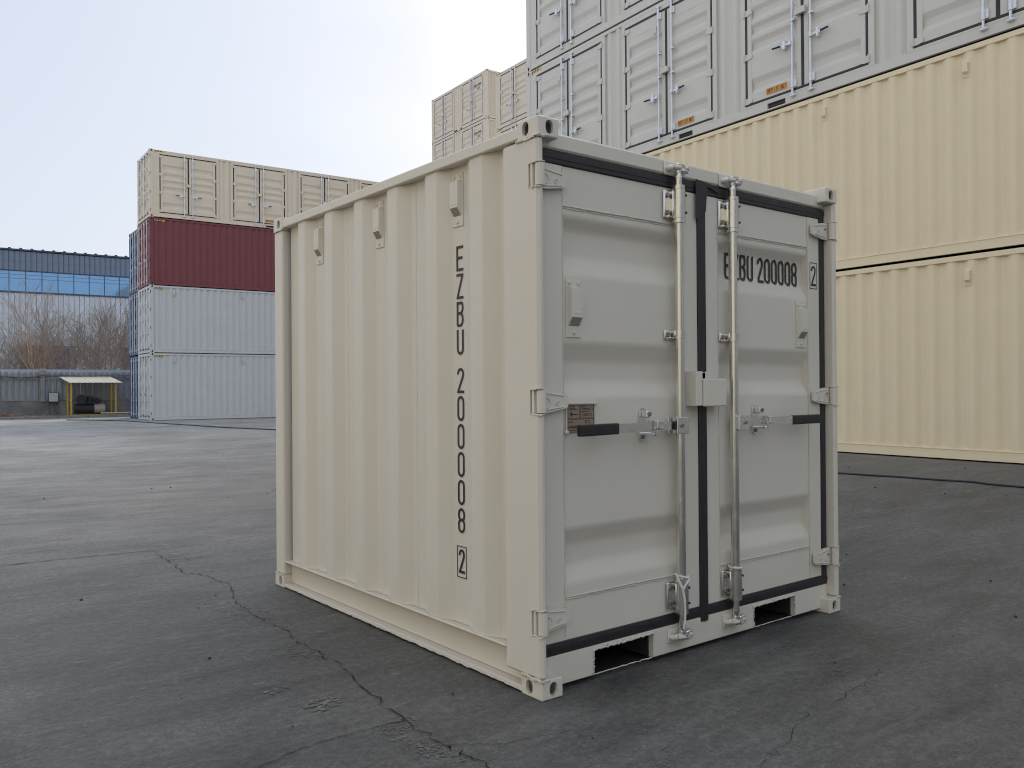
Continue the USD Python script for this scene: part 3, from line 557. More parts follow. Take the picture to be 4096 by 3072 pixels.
# lettering: down the side wall and across the right door
def letter_side(ch, yc, ztop, h, w):
    g = affinity.scale(glyph(ch, w / h, .105), h, h, origin=(0, 0)); m = poly_mesh(g, .001)
    return xf(m, (.0475, yc + w / 2, ztop - h), (0, -1, 0), (0, 0, 1), (-1, 0, 0))
ms = []; zt = 1.839
for ch in 'EZBU 200008':
    if ch == ' ': zt -= .0455; continue
    ms.append(letter_side(ch, .602, zt, .1115, .052)); zt -= .124
ck = affinity.scale(glyph('2', .42, .11), .106, .106, origin=(0, 0)); wck = .42 * .106
k1 = [xf(poly_mesh(ck, .001), (.0475, .602 + wck / 2, .388), (0, -1, 0), (0, 0, 1), (-1, 0, 0))]
bx2 = sbox(-.036, 0, .036, .140); bx2 = bx2.difference(bx2.buffer(-.0035, join_style='mitre'))
k1.append(xf(poly_mesh(bx2, .001), (.0475, .602, .368), (0, -1, 0), (0, 0, 1), (-1, 0, 0)))
obj('lettering', ms, BLACK, sp, label='black code EZBU 200008 reading down the side wall')
obj('check_digit', k1, BLACK, sp, label='black digit 2 in a thin box low on the side wall')
g, wid = text('EZBU 200008', .126, w=.40, gap=.085, space=.20, stroke=.104, depth=.0008)
g.apply_scale((.606 / (wid - .085 * .12), 1, 1)); g = g.subdivide_to_size(.012); 
z = 1.730 + g.vertices[:, 1]; xx = 1.258 + g.vertices[:, 0]
g.vertices = np.c_[xx, door_y(z, D + .003) - .0045 - g.vertices[:, 2], z]
ck = affinity.scale(glyph('2', .42, .11), .106, .106, origin=(0, 0))
k2 = [xf(poly_mesh(ck, .001), (1.957 - wck / 2, D - .0002, 1.738), (1, 0, 0), (0, 0, 1), (0, -1, 0)), xf(poly_mesh(affinity.scale(bx2, .92, 1, origin=(0, 0)), .001), (1.957, D - .0002, 1.722), (1, 0, 0), (0, 0, 1), (0, -1, 0))]
obj('lettering', g, BLACK, doors[1], label='black code EZBU 200008 across the right hand door')
obj('check_digit', k2, BLACK, doors[1], label='black digit 2 in a thin box at the edge of the right hand door')

# white cords tied round the feet of the two lock rods
def cord(pts, r, turns):
    P = np.array(pts, float); t = np.linspace(0, len(P) - 1, turns * 8); Q = np.stack([np.interp(t, np.arange(len(P)), P[:, i]) for i in range(3)], 1)
    ker = np.ones(5) / 5; Qs = np.stack([np.convolve(np.pad(Q[:, i], 2, mode='edge'), ker, 'valid') for i in range(3)], 1)
    d = np.gradient(Qs, axis=0); d /= np.linalg.norm(d, axis=1, keepdims=True) + 1e-9; p = np.cross(d, [.3, .9, .1]); p /= np.linalg.norm(p, axis=1, keepdims=True); q = np.cross(d, p)
    ph = np.arange(len(Qs)) * 2 * np.pi / 8 * .55
    return [tube(Qs + r * .5 * (np.cos(ph + o)[:, None] * p + np.sin(ph + o)[:, None] * q), r * .62, 6) for o in (0, 2.1, 4.2)]
def ringpts(x, z, r, a0, a1, n, dz=0): return [(x + r * math.cos(math.radians(t)), RY + r * math.sin(math.radians(t)), z + dz * i / n) for i, t in enumerate(np.linspace(a0, a1, n))]
x = RX[0]
rp1 = thing('rope', 'white twisted cord looped round the left lock rod and hanging to its foot', 'rope')
obj('loop', cord(ringpts(x, .345, .031, 20, -200, 18, .03), .0045, 20) + cord([(x + .029, RY - .012, .362), (x + .010, RY - .034, .350), (x - .014, RY - .036, .330), (x - .030, RY - .034, .310)], .0045, 12), ROPE, rp1, smooth=60)
obj('tail', cord([(x - .042, RY - .010, .372), (x - .044, RY - .022, .350), (x - .032, RY - .034, .315), (x - .026, RY - .038, .27), (x - .020, RY - .036, .22), (x - .020, RY - .034, .17), (x - .024, RY - .030, .135)], .0052, 30), ROPE, rp1, smooth=60)
x = RX[1]
rp2 = obj('rope', cord(ringpts(x, .345, .031, 60, -300, 26, .010), .0042, 26), ROPE, smooth=60)
tag(rp2, 'white cord wound once round the collar of the right lock rod', 'rope')

# ================================================================= STACKED CONTAINERS
HC = 2.896; CW = 2.438
CG = [(2.28, 2.21, 2.10, 2.02), (1.92, 1.84, 1.75, 1.68), (1.62, 1.55, 1.47, 1.41), (1.35, 1.27, 1.18, 1.11), (.67, .58, .48, .40)]
def corr_sheet(x0, x1, y0, dep, z0, z1, pitch, ph=0.0):
    n = max(1, round((x1 - x0) / pitch)); p = (x1 - x0) / n; P = []
    for k in range(n): P += [(x0 + p * (k + a), y0 + b * dep) for a, b in ((0, 1), (.13, 1), (.37, 0), (.63, 0), (.87, 1))]
    P.append((x1, y0 + dep)); P = rnd(P, .014, 3)
    return sweep(P, lambda a, b, t: (a, b, t), z0, z1, 1)
def big(name, label, mat, length, loc, rot, pairs=(), vents=(), forks=(), end='wall', marks=True, group=None, code=None, rodm=None, stickers=True):
    """local x along the visible long side (y = 0), z up; the end at x = 0 or x = length also shows"""
    t = thing(name, label, 'container', loc, rot, group)
    dims = (.178, .162, .118)
    for fx, x0 in ((-1, 0), (1, length - .178)):
        for fy, y0 in ((-1, 0), (1, CW - .162)):
            for top, z0 in ((False, 0), (True, HC - .118)):
                cc_ = obj('corner_casting', casting(x0, y0, z0, fx, fy, top, dims, (.065, .09)), mat, t)
                obj('hollow', bx(x0 + .018, x0 + .160, y0 + .018, y0 + .144, z0 + .0125, z0 + .1055), DARK, cc_)  # near black block fills the casting in place of real shade
    for x0, x1 in ((.003, .16), (length - .16, length - .003)):
        for y0, y1 in ((.003, .15), (CW - .15, CW - .003)): obj('corner_post', cbx(x0, x1, y0, y1, .117, HC - .117, .006), mat, t)
    pocket = list(forks)
    segs = []; e = .17
    for f0, f1 in sorted(pocket): segs.append((e, f0)); e = f1
    segs.append((e, length - .17))
    rl = [cbx(a, b, .008, .014, .022, .160, .002) for a, b in segs if b > a] + [cbx(.17, length - .17, .002, .060, .150, .163, .003), cbx(.17, length - .17, .006, .05, .020, .030, .003)] if not pairs else \
         [cbx(a, b, .006, .06, .022, .165, .003) for a, b in segs] + [cbx(f0, f1, .006, .06, .135, .165, .003) for f0, f1 in pocket] + [cbx(f0, f1, .006, .06, .022, .045, .003) for f0, f1 in pocket]
    obj('bottom_rail', rl, mat, t)
    obj('top_rail', cbx(.17, length - .17, .004, .064, HC - .098, HC - .020, .006), mat, t)
    for y in (CW - .064,): obj('top_rail', cbx(.17, length - .17, y, CW - .004, HC - .098, HC - .020, .006), mat, t); obj('bottom_rail', cbx(.17, length - .17, y, CW - .006, .022, .16, .006), mat, t)
    for f0, f1 in pocket: obj('fork_pocket', bx(f0 + .002, f1 - .002, .030, 2.3, .040, .140), DARK, t)
    obj('roof_panel', bx(.05, length - .05, .05, CW - .05, HC - .050, HC - .030), mat, t)
    obj('floor_panel', bx(.05, length - .05, .062, CW - .05, .13, .15), DARK, t)
    zt, zb = HC - .096, .160
    obj('rear_side_panel', bx(.1, length - .1, CW - .06, CW - .045, zb, zt), mat, t)
    if not pairs:
        sd = obj('side_panel', corr_sheet(.155, length - .155, .012, .036, zb, zt, .283), mat, t, smooth=40)
    else:
        edges = [.155] + [v for p in pairs for v in (p - .10, p + 2.49)] + [length - .155]; sd = None; sh = []
        for a, b in zip(edges[::2], edges[1::2]):
            if b - a > .3: sd = obj('side_panel', corr_sheet(a, b, .012, .036, zb, zt, .283), mat, t, smooth=40)
            elif b - a > .02: sd = obj('side_panel', bx(a, b, .014, .03, zb, zt), mat, t)
        zd0, zd1 = .200, 2.718
        for p in pairs:
            obj('door_surround', [cbx(p - .10, p + .002, .004, .05, zb, zt, .003), cbx(p + 2.388, p + 2.49, .004, .05, zb, zt, .003), cbx(p, p + 2.39, .005, .05, zd1 - .003, zt, .003), cbx(p, p + 2.39, .005, .05, zb + .004, zd0 + .003, .003)], mat, t)
            obj('door_gasket', [cbx(p + .003, p + .047, .004, .04, zd0, zd1, .004), cbx(p + 2.343, p + 2.387, .004, .04, zd0, zd1, .004), cbx(p + .04, p + 2.35, .005, .04, zd1 - .046, zd1 - .002, .004), cbx(p + .04, p + 2.35, .005, .04, zd0 + .002, zd0 + .046, .004), cbx(p + 1.168, p + 1.222, .003, .04, zd0 + .01, zd1 - .01, .004)], RUBBER, t)
            for k in (0, 1):
                a, b = (p + .047, p + 1.168) if k == 0 else (p + 1.222, p + 2.343)
                lf = obj('side_door', [leaf_sheet(a + .09, b - .09, zd0 + .045, zd1 - .045, .014, CG, .038, .012), cbx(a, a + .09, .010, .05, zd0 + .045, zd1 - .045, .003), cbx(b - .09, b, .010, .05, zd0 + .045, zd1 - .045, .003), bx(a + .1, b - .1, .0115, .015, 2.445, 2.457)], mat, t, smooth=35)
                for hz in (2.62, 1.85, 1.07, .29):
                    c = p + .025 if k == 0 else p + 2.365; q = 1 if k == 0 else -1
                    obj('hinge', [cyl((c - q * .03, -.004, hz - .06), (c - q * .03, -.004, hz + .06), .018, 10), xf(poly_mesh(Polygon([(-.03, -.055), (-.03, .055), (.05, .050), (.13, .022), (.13, -.035), (.05, -.055)] if q > 0 else [(.03, .055), (.03, -.055), (-.05, -.055), (-.13, -.035), (-.13, .022), (-.05, .050)]), .012), (c, .010, hz), (1, 0, 0), (0, 0, 1), (0, -1, 0))], mat, lf)
                rx = p + 1.195 + (-.178 if k == 0 else .178); q = -1 if k == 0 else 1; m_ = rodm or ZINCFAR
                rod = obj('lock_rod', [cyl((rx, -.026, .125), (rx, -.026, 2.790), .019, 12)], m_, lf, smooth=40)
                obj('rod_guide', [cyl((rx, -.026, z0), (rx, -.026, z0 + .15), .027, 12) for z0 in (.25, 2.52)] + [cbx(rx + .01, rx + .065, -.02, .012, z0 + .01, z0 + .14, .004) for z0 in (.25, 2.52)] + [cbx(rx - .03, rx + .06, -.05, .012, zz, zz + .03, .004) for zz in (1.83,)] + [cbx(rx - .03, rx + .06, -.05, .012, .98 + .38, .98 + .41, .004)], m_, lf, smooth=40)
                for zz in (.125, 2.785): obj('cam', [hullb((rx - .035, -.02, zz, .02), (rx + .035, -.024, zz, .02)), hullb((rx - .02, .0, zz, .025), (rx + .03, .0, zz, .025))], m_, lf, smooth=45)
                hd = [cbx(min(rx, rx + q * .05), max(rx, rx + q * .05), -.075, -.01, .965, 1.04, .005), trimesh.convex.convex_hull(np.array([(rx + q * .04, -.05, .985), (rx + q * .04, -.04, .985), (rx + q * .04, -.05, 1.02), (rx + q * .04, -.04, 1.02), (rx + q * .22, -.06, .985), (rx + q * .22, -.05, .985), (rx + q * .22, -.06, 1.02), (rx + q * .22, -.05, 1.02)])), cbx(rx + q * .13, rx + q * .17, -.06, .01, .93, 1.08, .006)]
                obj('handle', hd, m_, lf)
                obj('handle_grip', hullb((rx + q * .22, -.056, 1.003, .017), (rx + q * .36, -.075, 1.003, .016)), GRIP, lf)
            obj('lock_box', [cbx(p + 1.10, p + 1.155, -.075, .008, 1.41, 1.56, .006), cbx(p + 1.15, p + 1.295, -.072, -.01, 1.42, 1.53, .006)], mat, t)
            vent_small(p + .93, 2.36, lf, t, mat)
        if stickers:
            for f0, f1 in forks: sticker(t, f0 - .02, .295, .008)
    if stickers and not pairs:
        for f0, f1 in forks: sticker(t, f0, .20, .010)
    for v in vents: vent_small(v, 2.58, sd, t, mat)
    # roof edge hazard stripes of a tall container
    if marks:
        for xs in ((.20,) if not marks == 2 else (.20, length - .62)):
            hz = obj('hazard_marking', bx(xs, xs + .42, .0015, .0035, HC - .165 if not pairs else HC - .096, HC - .105 if not pairs else HC - .036), YELLOW, t)
            zz0, zz1 = (HC - .164, HC - .106) if not pairs else (HC - .095, HC - .037)
            obj('stripe', [T([(xs + .02 + k * .105, .0008, zz0), (xs + .065 + k * .105, .0008, zz0), (xs + .105 + k * .105, .0008, zz1), (xs + .06 + k * .105, .0008, zz1)], [[0, 1, 2], [0, 2, 3]]) for k in range(3)], BLACK, hz)
    # ends
    def endwall(xo, q):
        P = rnd([(.14 + i * .11 + o, d) for i in range(20) for o, d in ((0, .05), (.03, .05), (.05, .015), (.085, .015))] + [(CW - .14, .05)], .01, 3)
        obj('end_panel', sweep(P, lambda a, b, tt: (xo - q * b, a, tt), .15, HC - .12, 1, flip=q < 0), mat, t, smooth=40)
        obj('end_sill', [cbx(min(xo - q * .005, xo - q * .06), max(xo - q * .005, xo - q * .06), .16, CW - .16, .02, .15, .004), cbx(min(xo - q * .005, xo - q * .06), max(xo - q * .005, xo - q * .06), .16, CW - .16, HC - .12, HC - .02, .004)], mat, t)
    endwall(length, 1)
    if end == 'wall': endwall(0, -1)
    else:
        obj('end_frame', [cbx(.005, .07, .16, CW - .16, .02, .14, .004), cbx(.005, .07, .16, CW - .16, HC - .14, HC - .02, .004)], mat, t)
        for y0, y1 in ((.20, 1.20), (1.24, CW - .20)):
            P = [(y0, .03)] ; 
            PP = rnd([(.03, .20)] + [v for z in (.45, 1.05, 1.65, 2.25) for v in ((.03, z), (.065, z + .07), (.065, z + .30), (.03, z + .37))] + [(.03, HC - .19)], .012, 3)
            lf = obj('end_door', [sweep(PP, lambda a, b, tt: (a, tt, b), y0 + .05, y1 - .05, 1), cbx(.02, .06, y0, y0 + .06, .19, HC - .18, .003), cbx(.02, .06, y1 - .06, y1, .19, HC - .18, .003)], mat, t, smooth=40)
            for ry in (y0 + .28, y1 - .22):
                obj('lock_rod', [cyl((-.012, ry, .09), (-.012, ry, HC - .09), .02, 10)] + [cbx(-.04, .02, ry - .045, ry + .045, zz, zz + .10, .006) for zz in (.16, HC - .28)] + [cbx(-.03, .02, ry - .05, ry + .05, zz, zz + .03, .004) for zz in (.8, 1.45, 2.1)], rodm or ENDROD, lf, smooth=40)
            obj('handle', [cbx(-.05, -.03, y0 + .28, y0 + .62, 1.05, 1.09, .004), cbx(-.05, -.03, y1 - .55, y1 - .22, 1.12, 1.16, .004)], GALV, lf)
            for hz in (.30, 1.07, 1.85, 2.60):
                hy = y0 if y0 < .5 else y1
                obj('hinge', cbx(-.012, .02, hy - .09, hy + .09, hz - .06, hz + .06, .006), mat, lf)
        obj('end_gasket', [cbx(.03, .05, .155, .20, .15, HC - .15, .004), cbx(.03, .05, 1.20, 1.24, .15, HC - .15, .004), cbx(.03, .05, CW - .20, CW - .155, .15, HC - .15, .004), cbx(.03, .05, .16, CW - .16, .145, .19, .004), cbx(.03, .05, .16, CW - .16, HC - .185, HC - .14, .004)], RUBBER, t)
        obj('hinge_slot', [bx(.02, .045, .0018, .0032, hz - .06, hz + .06) for hz in (.30, 1.07, 1.85, 2.60)], DARK, t)
    if code is not None:
        m1, w1 = text(code[0], .13, w=.5, gap=.2, space=.6, stroke=.16); m2, w2 = text(code[1], .13, w=.5, gap=.2, stroke=.16)
        p = pairs[-1]
        for m_, q in ((m1, (p + 1.42, .009, 2.18)), (m2, (p + 1.75, .009, 1.95))): obj('lettering', xf(m_, q, (1, 0, 0), (0, 0, 1), (0, -1, 0)), GREYPRINT, t)
    return t
GREYPRINT = paint('grey_print', (0.10, 0.10, 0.10), rough=.5)
ENDROD = metal('whitish_rod', (0.66, 0.65, 0.62), .4, .06, 12, .45)
def vent_small(x, z, part, t, mat):
    obj('vent', [cbx(x - .05, x + .05, .006, .014, z - .13, z + .12, .002), trimesh.convex.convex_hull(np.array([(x + a, b, z + c) for a in (-.036, .036) for b, c in ((.008, -.10), (-.030, -.06), (-.030, .06), (.008, .075))]))], mat, t)
def sticker(t, x, z, y):
    s = obj('sticker', bx(x, x + .42, y - .003, y - .0005, z, z + .105), ORANGE, t)
    m, w = text('EMPTY LIFT ONLY', .075, w=.34, gap=.10, space=.34, stroke=.10)
    m.apply_scale((.39 / w, 1, 1)); obj('lettering', xf(m, (x + .018, y - .0035, z + .015), (1, 0, 0), (0, 0, 1), (0, -1, 0)), BLACK, s)

# right hand row: two cream containers, two grey ones with side doors on top
RP, RTH, LONG = np.array([10.9036, 13.3798, .144]), math.radians(86.0426), 12.61
RROT = RTH + math.pi
def on_right(level): return (RP[0], RP[1], RP[2] + HC * level)
cream0 = big('container', 'long cream yellow corrugated container at the bottom of the right hand stack', CREAM, LONG, on_right(0), RROT, vents=(10.56, 4.0), marks=False)
big('container', 'cream yellow corrugated container in the right stack with two vents near its top edge', CREAM, LONG, on_right(1), RROT, vents=(8.29, 10.56), marks=False)
g3 = big('container', 'grey container with four pairs of side doors standing right on the cream containers', GREY, LONG, on_right(2), RROT, pairs=(.41, 3.535, 6.685, 9.82 - .02), forks=((5.05, 5.41), (7.16, 7.53)))
dup(g3, 'grey container with side doors topmost in the right stack, cut by the picture edge', on_right(3), RROT)
# containers added out of view for the shade and bounced light they give
ext = [(on_right(k)[0] - math.cos(RTH) * 12.75, on_right(k)[1] - math.sin(RTH) * 12.75, on_right(k)[2]) for k in range(4)]
for k in range(4): dup(g3, 'unseen grey container added to continue the right hand row for its shade', ext[k], RROT, 'unseen containers added to continue the right hand row')
for y0 in (-15.0, -2.2, 10.6):  # unseen cream row added as warm bounce for the side wall
    for k in range(4): dup(cream0, 'unseen cream yellow container added on the left to bounce warm light', (-15.0, y0 + 0.0, HC * k), math.pi / 2, 'unseen containers added on the left to bounce warm light')
# left hand stack
LP, LTH = np.array([8.1232, 35.302, -.061]), math.radians(-3.3)
def on_left(level): return (LP[0], LP[1], LP[2] + HC * level)
pg = big('container', 'pale grey corrugated container on the ground at the bottom of the left stack', PALE, LONG, on_left(0), LTH, vents=(.98, 3.95, 6.9), forks=((6.28, 6.66),), end='doors')
dup(pg, 'pale grey corrugated container second from the ground under the maroon one', on_left(1), LTH)
for x0 in (17.5, 4.7):  # unseen row added behind the camera to cut low sky on the doors
    for k in range(3): dup(pg, 'unseen pale grey container added behind the camera to block low sky', (x0, -15.0, HC * k), math.pi, 'unseen containers added behind the camera to block low sky')
big('container', 'maroon corrugated container third in the left stack', MAROON, LONG, on_left(2), LTH, end='doors')
big('container', 'beige container with pairs of side doors on top of the left stack', BEIGE, LONG, on_left(3), LTH, pairs=(.41, 3.535, 6.685, 9.80), forks=((5.02, 5.42), (7.16, 7.53)), end='doors')
ey = np.array([-math.sin(LTH), math.cos(LTH)])
BP = np.array([LP[0] + .15, LP[1]]) + ey * (CW + .12)
bl = big('container', 'blue container with white lock rods at the bottom of the blue stack behind', BLUE, 6.06, (BP[0], BP[1], -.061), LTH, end='doors', marks=False)
dup(bl, 'blue container with white lock rods in the middle of the blue stack behind', (BP[0] - .05, BP[1], -.061 + HC), LTH)
dup(bl, 'blue container with white lock rods topmost in the blue stack behind', (BP[0] - .02, BP[1], -.061 + 2 * HC), LTH)
# far stacks seen over the roof of the small container
def far_point(u, w):
    x = (u - 2048) / F * w; p = np.array(CAMP) + fw * w + rr * x; return p[:2]
FROT = math.radians(86.3) + math.pi
fdir = np.array([math.cos(FROT), math.sin(FROT)])
FL = 6.7
pr_ = far_point(1955, 50.5); o1 = pr_ - fdir * FL
f0 = big('container', 'beige white two pair side door container topmost of the far stack against the sky', BEIGE, FL, (*o1, HC * 6), FROT, pairs=(.36, 3.85), forks=((2.85, 3.25), (3.62, 3.85)), marks=False, code=('HNXU 3003', '2252'), stickers=False)
for k in range(5, -1, -1):
    dup(f0, 'beige white container with side doors directly below the topmost one of the far stack' if k == 5 else 'beige white container low in the far left stack, hidden by the small container', (*o1, HC * k), FROT, group=None if k == 5 else 'hidden lower containers of the far left stack')
o2 = far_point(1991.6, 43.7)
f1 = big('container', 'beige white container with a black gripped handle, far stack beside the grey container stack', BEIGE, LONG, (*o2, HC * 5), FROT, pairs=(.41, 3.535, 6.685, 9.80), marks=True)
for k in range(4, -1, -1):
    dup(f1, 'beige white container whose top edge shows under the far one beside the grey stack' if k == 4 else 'beige white container low in the far stack behind the grey one, hidden from view', (*o2, HC * k), FROT, group=None if k == 4 else 'hidden lower containers of the far right stack')

# ================================================================= BACKGROUND ON THE LEFT
BTH = math.radians(-4.2); bd = np.array([math.cos(BTH), math.sin(BTH)]); bn = np.array([math.sin(BTH), -math.cos(BTH)])
def on_axis(u, w):
    return far_point(u, w)
# building: cladding panels, band of blue panes
bo = on_axis(0, 75.0) - bd * 8.0
bu = thing('warehouse', 'long grey and white clad warehouse with a band of blue windows behind the bare trees', 'building', (*bo, 0), BTH)
BL = 40.0; Z1, Z2, Z3, Z4 = 10.22, 12.02, 13.85, 14.0                # wall top = window foot, window head, cladding top
obj('wall', bx(0, BL, .25, 14, -.3, 13.7), WALLM, bu)
obj('roof', bx(-.2, BL + .2, .0, 14.2, 13.86, 14.0), TRIM, bu)
obj('foundation', bx(-.1, BL + .1, .1, .3, -.3, .5), CONC, bu)
n = 92; pw = BL / n
for k in range(n):
    x0 = k * pw
    if x0 > 26: continue
    obj('wall_panel', [bx(x0 + .02, x0 + pw - .02, .16, .25, .5, Z1 - .12), bx(x0 + .03, x0 + .09, .08, .16, .5, Z1 - .12)], WALLM, bu)
    obj('wall_panel', [bx(x0 + .02, x0 + pw - .02, .10, .25, 12.10, 13.80), bx(x0 + .03, x0 + .07, .04, .10, 12.1, 13.8), bx(x0 + .0, x0 + pw, .08, .10, 12.93, 12.96)], CLAD, bu)
    if k % 2 == 0: obj('roof_cap', trimesh.convex.convex_hull(np.array([(x0 - .09, .02, 13.98), (x0 + .25, .02, 13.98), (x0 + .0, .02, 14.10), (x0 + .14, .02, 14.10), (x0 - .09, 1.5, 13.98), (x0 + .25, 1.5, 13.98), (x0, 1.5, 14.10), (x0 + .14, 1.5, 14.10)])), TRIM, bu)
obj('window_sill', [bx(0, BL, .06, .25, Z1 - .14, Z1), bx(0, BL, .06, .25, Z2, Z2 + .09)], TRIM, bu)
px0 = np.arange(-.3, 30, 1.29)
for x0 in px0:
    w = obj('window', bx(max(x0, 0) + .03, x0 + 1.26, .17, .20, Z1, Z2), GLASS, bu)
    obj('frame', [bx(x0 + 1.26, x0 + 1.32, .12, .25, Z1, Z2), bx(max(x0, 0) + .03, x0 + 1.26, .155, .17, Z2 - .32, Z2 - .295), bx(max(x0, 0) + .03, x0 + 1.26, .155, .17, Z2 - .66, Z2 - .635)], TRIM, w)
for xd in (9.6, 18.0):
    g = obj('shutter_door', [bx(xd, xd + 3.9, .02, .14, 0, 5.2)] + [bx(xd, xd + 3.9, -.01, .02, z, z + .12) for z in np.arange(.2, 5.2, .3)], DOORB, bu)
    obj('door_canopy', bx(xd - .3, xd + 4.2, -.5, .14, 5.2, 5.35), TRIM, g)
# fence: concrete foot wall, pickets with rounded heads, blue grey sheets behind
fo = np.array([3.6, 44.4]) - bd * 3.6; fth = BTH + math.radians(1.0)
fe = thing('fence', 'old fence of rounded concrete pickets before blue grey metal sheets on a stained wall', 'fence', (*fo, 0), fth)
obj('foot_wall', cbx(-6, 13, 0, .26, -.15, .76, .02), WALLC, fe)
obj('rail', [cbx(-6, 13, -.02, .05, 1.80, 1.88, .01), cbx(-6, 13, -.01, .04, .76, .80, .01)], CONC, fe)
rg = np.random.default_rng(8)
for k in range(73):
    x0 = -6 + k * .26
    obj('picket', [cbx(x0 + .08, x0 + .18, .0, .06, .76, 2.04 + rg.normal(0, .008), .01), xf(poly_mesh(LineString([(0, 2.04), (0, 2.10)]).buffer(.066, quad_segs=5), .07), (x0 + .13, .065, rg.normal(0, .01)), (1, 0, 0), (0, 0, 1), (0, -1, 0))], CONC, fe)
for k in range(36):
    x0 = -6 + k * .53
    obj('sheet', [bx(x0, x0 + .52, .12, .135, .78, 2.30), bx(x0 + .04, x0 + .24, .105, .12, .78, 2.30), bx(x0 + .30, x0 + .48, .105, .12, .78, 2.30)], SHEET, fe)
for x0 in (5.45, 12.2, -1.4): obj('fence_post', [cbx(x0, x0 + .20, -.07, .10, .70, 2.00, .015), cbx(x0 - .04, x0 + .24, -.09, .12, 2.0, 2.04, .01), cbx(x0 - .03, x0 + .26, -.08, .0, .72, .76, .01)], CONC, fe)
def at_fence(s, y=0.0):
    c, s_ = math.cos(fth), math.sin(fth); return (fo[0] + c * s - s_ * y, fo[1] + s_ * s + c * y)
pb = at_fence(5.55)
pt = thing('pot', 'banded grey pot standing on the fence post', 'pot', (pb[0], pb[1], 2.04))
prf = [(.085, 0), (.11, .03), (.125, .15), (.125, .20), (.11, .28), (.10, .31)]
obj('body', trimesh.creation.revolve(np.array([(0, 0)] + prf + [(0, .30)]), sections=20), CONC, pt, smooth=40)
for z in (.06, .12, .18, .24): obj('band', trimesh.creation.torus(.122 - .06 * abs(z - .16), .012, 20, 6).apply_translation((0, 0, z)), BOXW, pt, smooth=50)
eb = at_fence(6.0, -.10)
cb = thing('junction_box', 'pale square junction box with dark edges and hanging cables on the fence', 'electrical box', (eb[0], eb[1], .72), fth)
obj('cover', cbx(-.20, .20, -.12, -.04, 0, .42, .012), BOXW, cb); obj('back_box', cbx(-.22, .23, -.05, .1, -.01, .45, .01), TRIM, cb)
obj('cable', [tube([(-.17, 0, 0), (-.20, -.03, -.2), (-.18, -.05, -.5), (-.21, -.05, -.78)], .012, 6), tube([(.05, 0, 0), (.0, -.05, -.25), (.08, -.07, -.52), (.22, -.06, -.58), (.26, -.06, -.45), (.17, -.05, -.2), (.16, 0, 0)], .011, 6), tube([(.12, 0, 0), (.10, -.05, -.3), (.16, -.07, -.62), (.26, -.06, -.55)], .01, 6)], CABLE, cb)
lw = thing('overhead_cable', 'dark cables strung along the heads of the fence pickets', 'cable', (0, 0, 0))
for z0, amp, m in ((1.96, .05, 0), (1.93, .07, 2)):
    P = [(*at_fence(s, -.07), z0 + amp * math.sin(s * .9 + m) + .03 * math.sin(s * 2.3)) for s in np.linspace(-5, 12, 60)]; obj('strand', tube(P, .010, 5), CABLE, lw)
# kerb stones in front of the wall
for k in range(14):
    a = at_fence(-5.2 + k * 1.25, -1.55 - .03 * k)
    kb = obj('kerb_stone', xf(cbx(0, 1.23, 0, .16, -.12, .12, .015), (a[0], a[1], float(gz(*a))), (math.cos(fth), math.sin(fth), 0), (-math.sin(fth), math.cos(fth), 0), (0, 0, 1)), CONC)
    tag(kb, 'low grey concrete kerb stone in the row along the yard edge before the fence', 'kerb', 'kerb stones along the far yard edge')
ca, cbb = at_fence(-7, -1.42), at_fence(14, -1.42); cc, cd = at_fence(14, .1), at_fence(-7, .1)
vg = obj('verge', T([(*ca, .03), (*cbb, .03), (*cc, .03), (*cd, .03)], [[0, 1, 2], [0, 2, 3]]), WALLC, kind='structure'); tag(vg, 'dirty raised strip of soil between kerb and fence wall', 'verge')
rg = np.random.default_rng(21); vs, fs = [], []
for k in range(900):
    s = rg.choice([rg.normal(3.9, .7), rg.normal(4.8, .5), rg.uniform(8.6, 10.2), rg.uniform(-4, 10)]); yy = -rg.uniform(.35, 1.9) if rg.random() < .5 else -1.0 - .3 * rg.random(); x, y = at_fence(s, yy); b = len(vs); an = rg.random() * 6.28; r = rg.uniform(.025, .07)
    z = (.05 if yy > -1.45 else float(gz(x, y)) + .02) + (.16 * max(0, 1 - abs(s - 3.9) / .9) if yy > -1.4 else 0) * rg.random()
    for i in range(4): vs.append((x + r * math.cos(an + i * 1.57) * (1, .5)[i % 2], y + r * math.sin(an + i * 1.57) * (1, .5)[i % 2], z + rg.normal(0, .02)))
    fs += [[b, b + 1, b + 2], [b, b + 2, b + 3]]
tag(obj('fallen_leaves', T(vs, fs), LEAF, kind='stuff'), 'dry brown leaves gathered along the foot of the fence', 'leaves')
# yellow framed shelter with compressor
so = np.array(at_fence(6.62, -1.35))
sh = thing('shelter', 'small yellow framed shelter with a cream sheet roof before the fence', 'shelter', (*so, .02), fth)
SW, SD = 1.98, 1.05
for x, y, h in ((0, 0, 1.62), (SW, 0, 1.62), (-.02, SD, 1.72), (SW - .02, SD, 1.72)): obj('post', cbx(x - .035, x + .035, y - .035, y + .035, .0, h, .006), STEELY, sh)
obj('base_bar', cbx(0, SW, -.03, .03, .0, .06, .006), STEELY, sh)
for x in (0, SW): obj('cross_bar', cbx(x - .025, x + .025, 0, SD, .74, .79, .005), STEELY, sh); obj('cross_bar', cbx(x - .025, x + .025, 0, SD, 1.58, 1.63, .005), STEELY, sh)
for k in range(10):
    x0 = -.20 + k * .236
    v = []
    for x in (x0, x0 + .200):
        for y, z in ((-.34, 1.60), (.4, 1.72), (1.35, 1.92)): v += [(x - y * .17 + .05, y, z), (x - y * .17 + .05, y, z + .022)]
    obj('roof_sheet', trimesh.convex.convex_hull(np.array(v)), ROOFM, sh)
ap = np.array(at_fence(7.60, -.75))
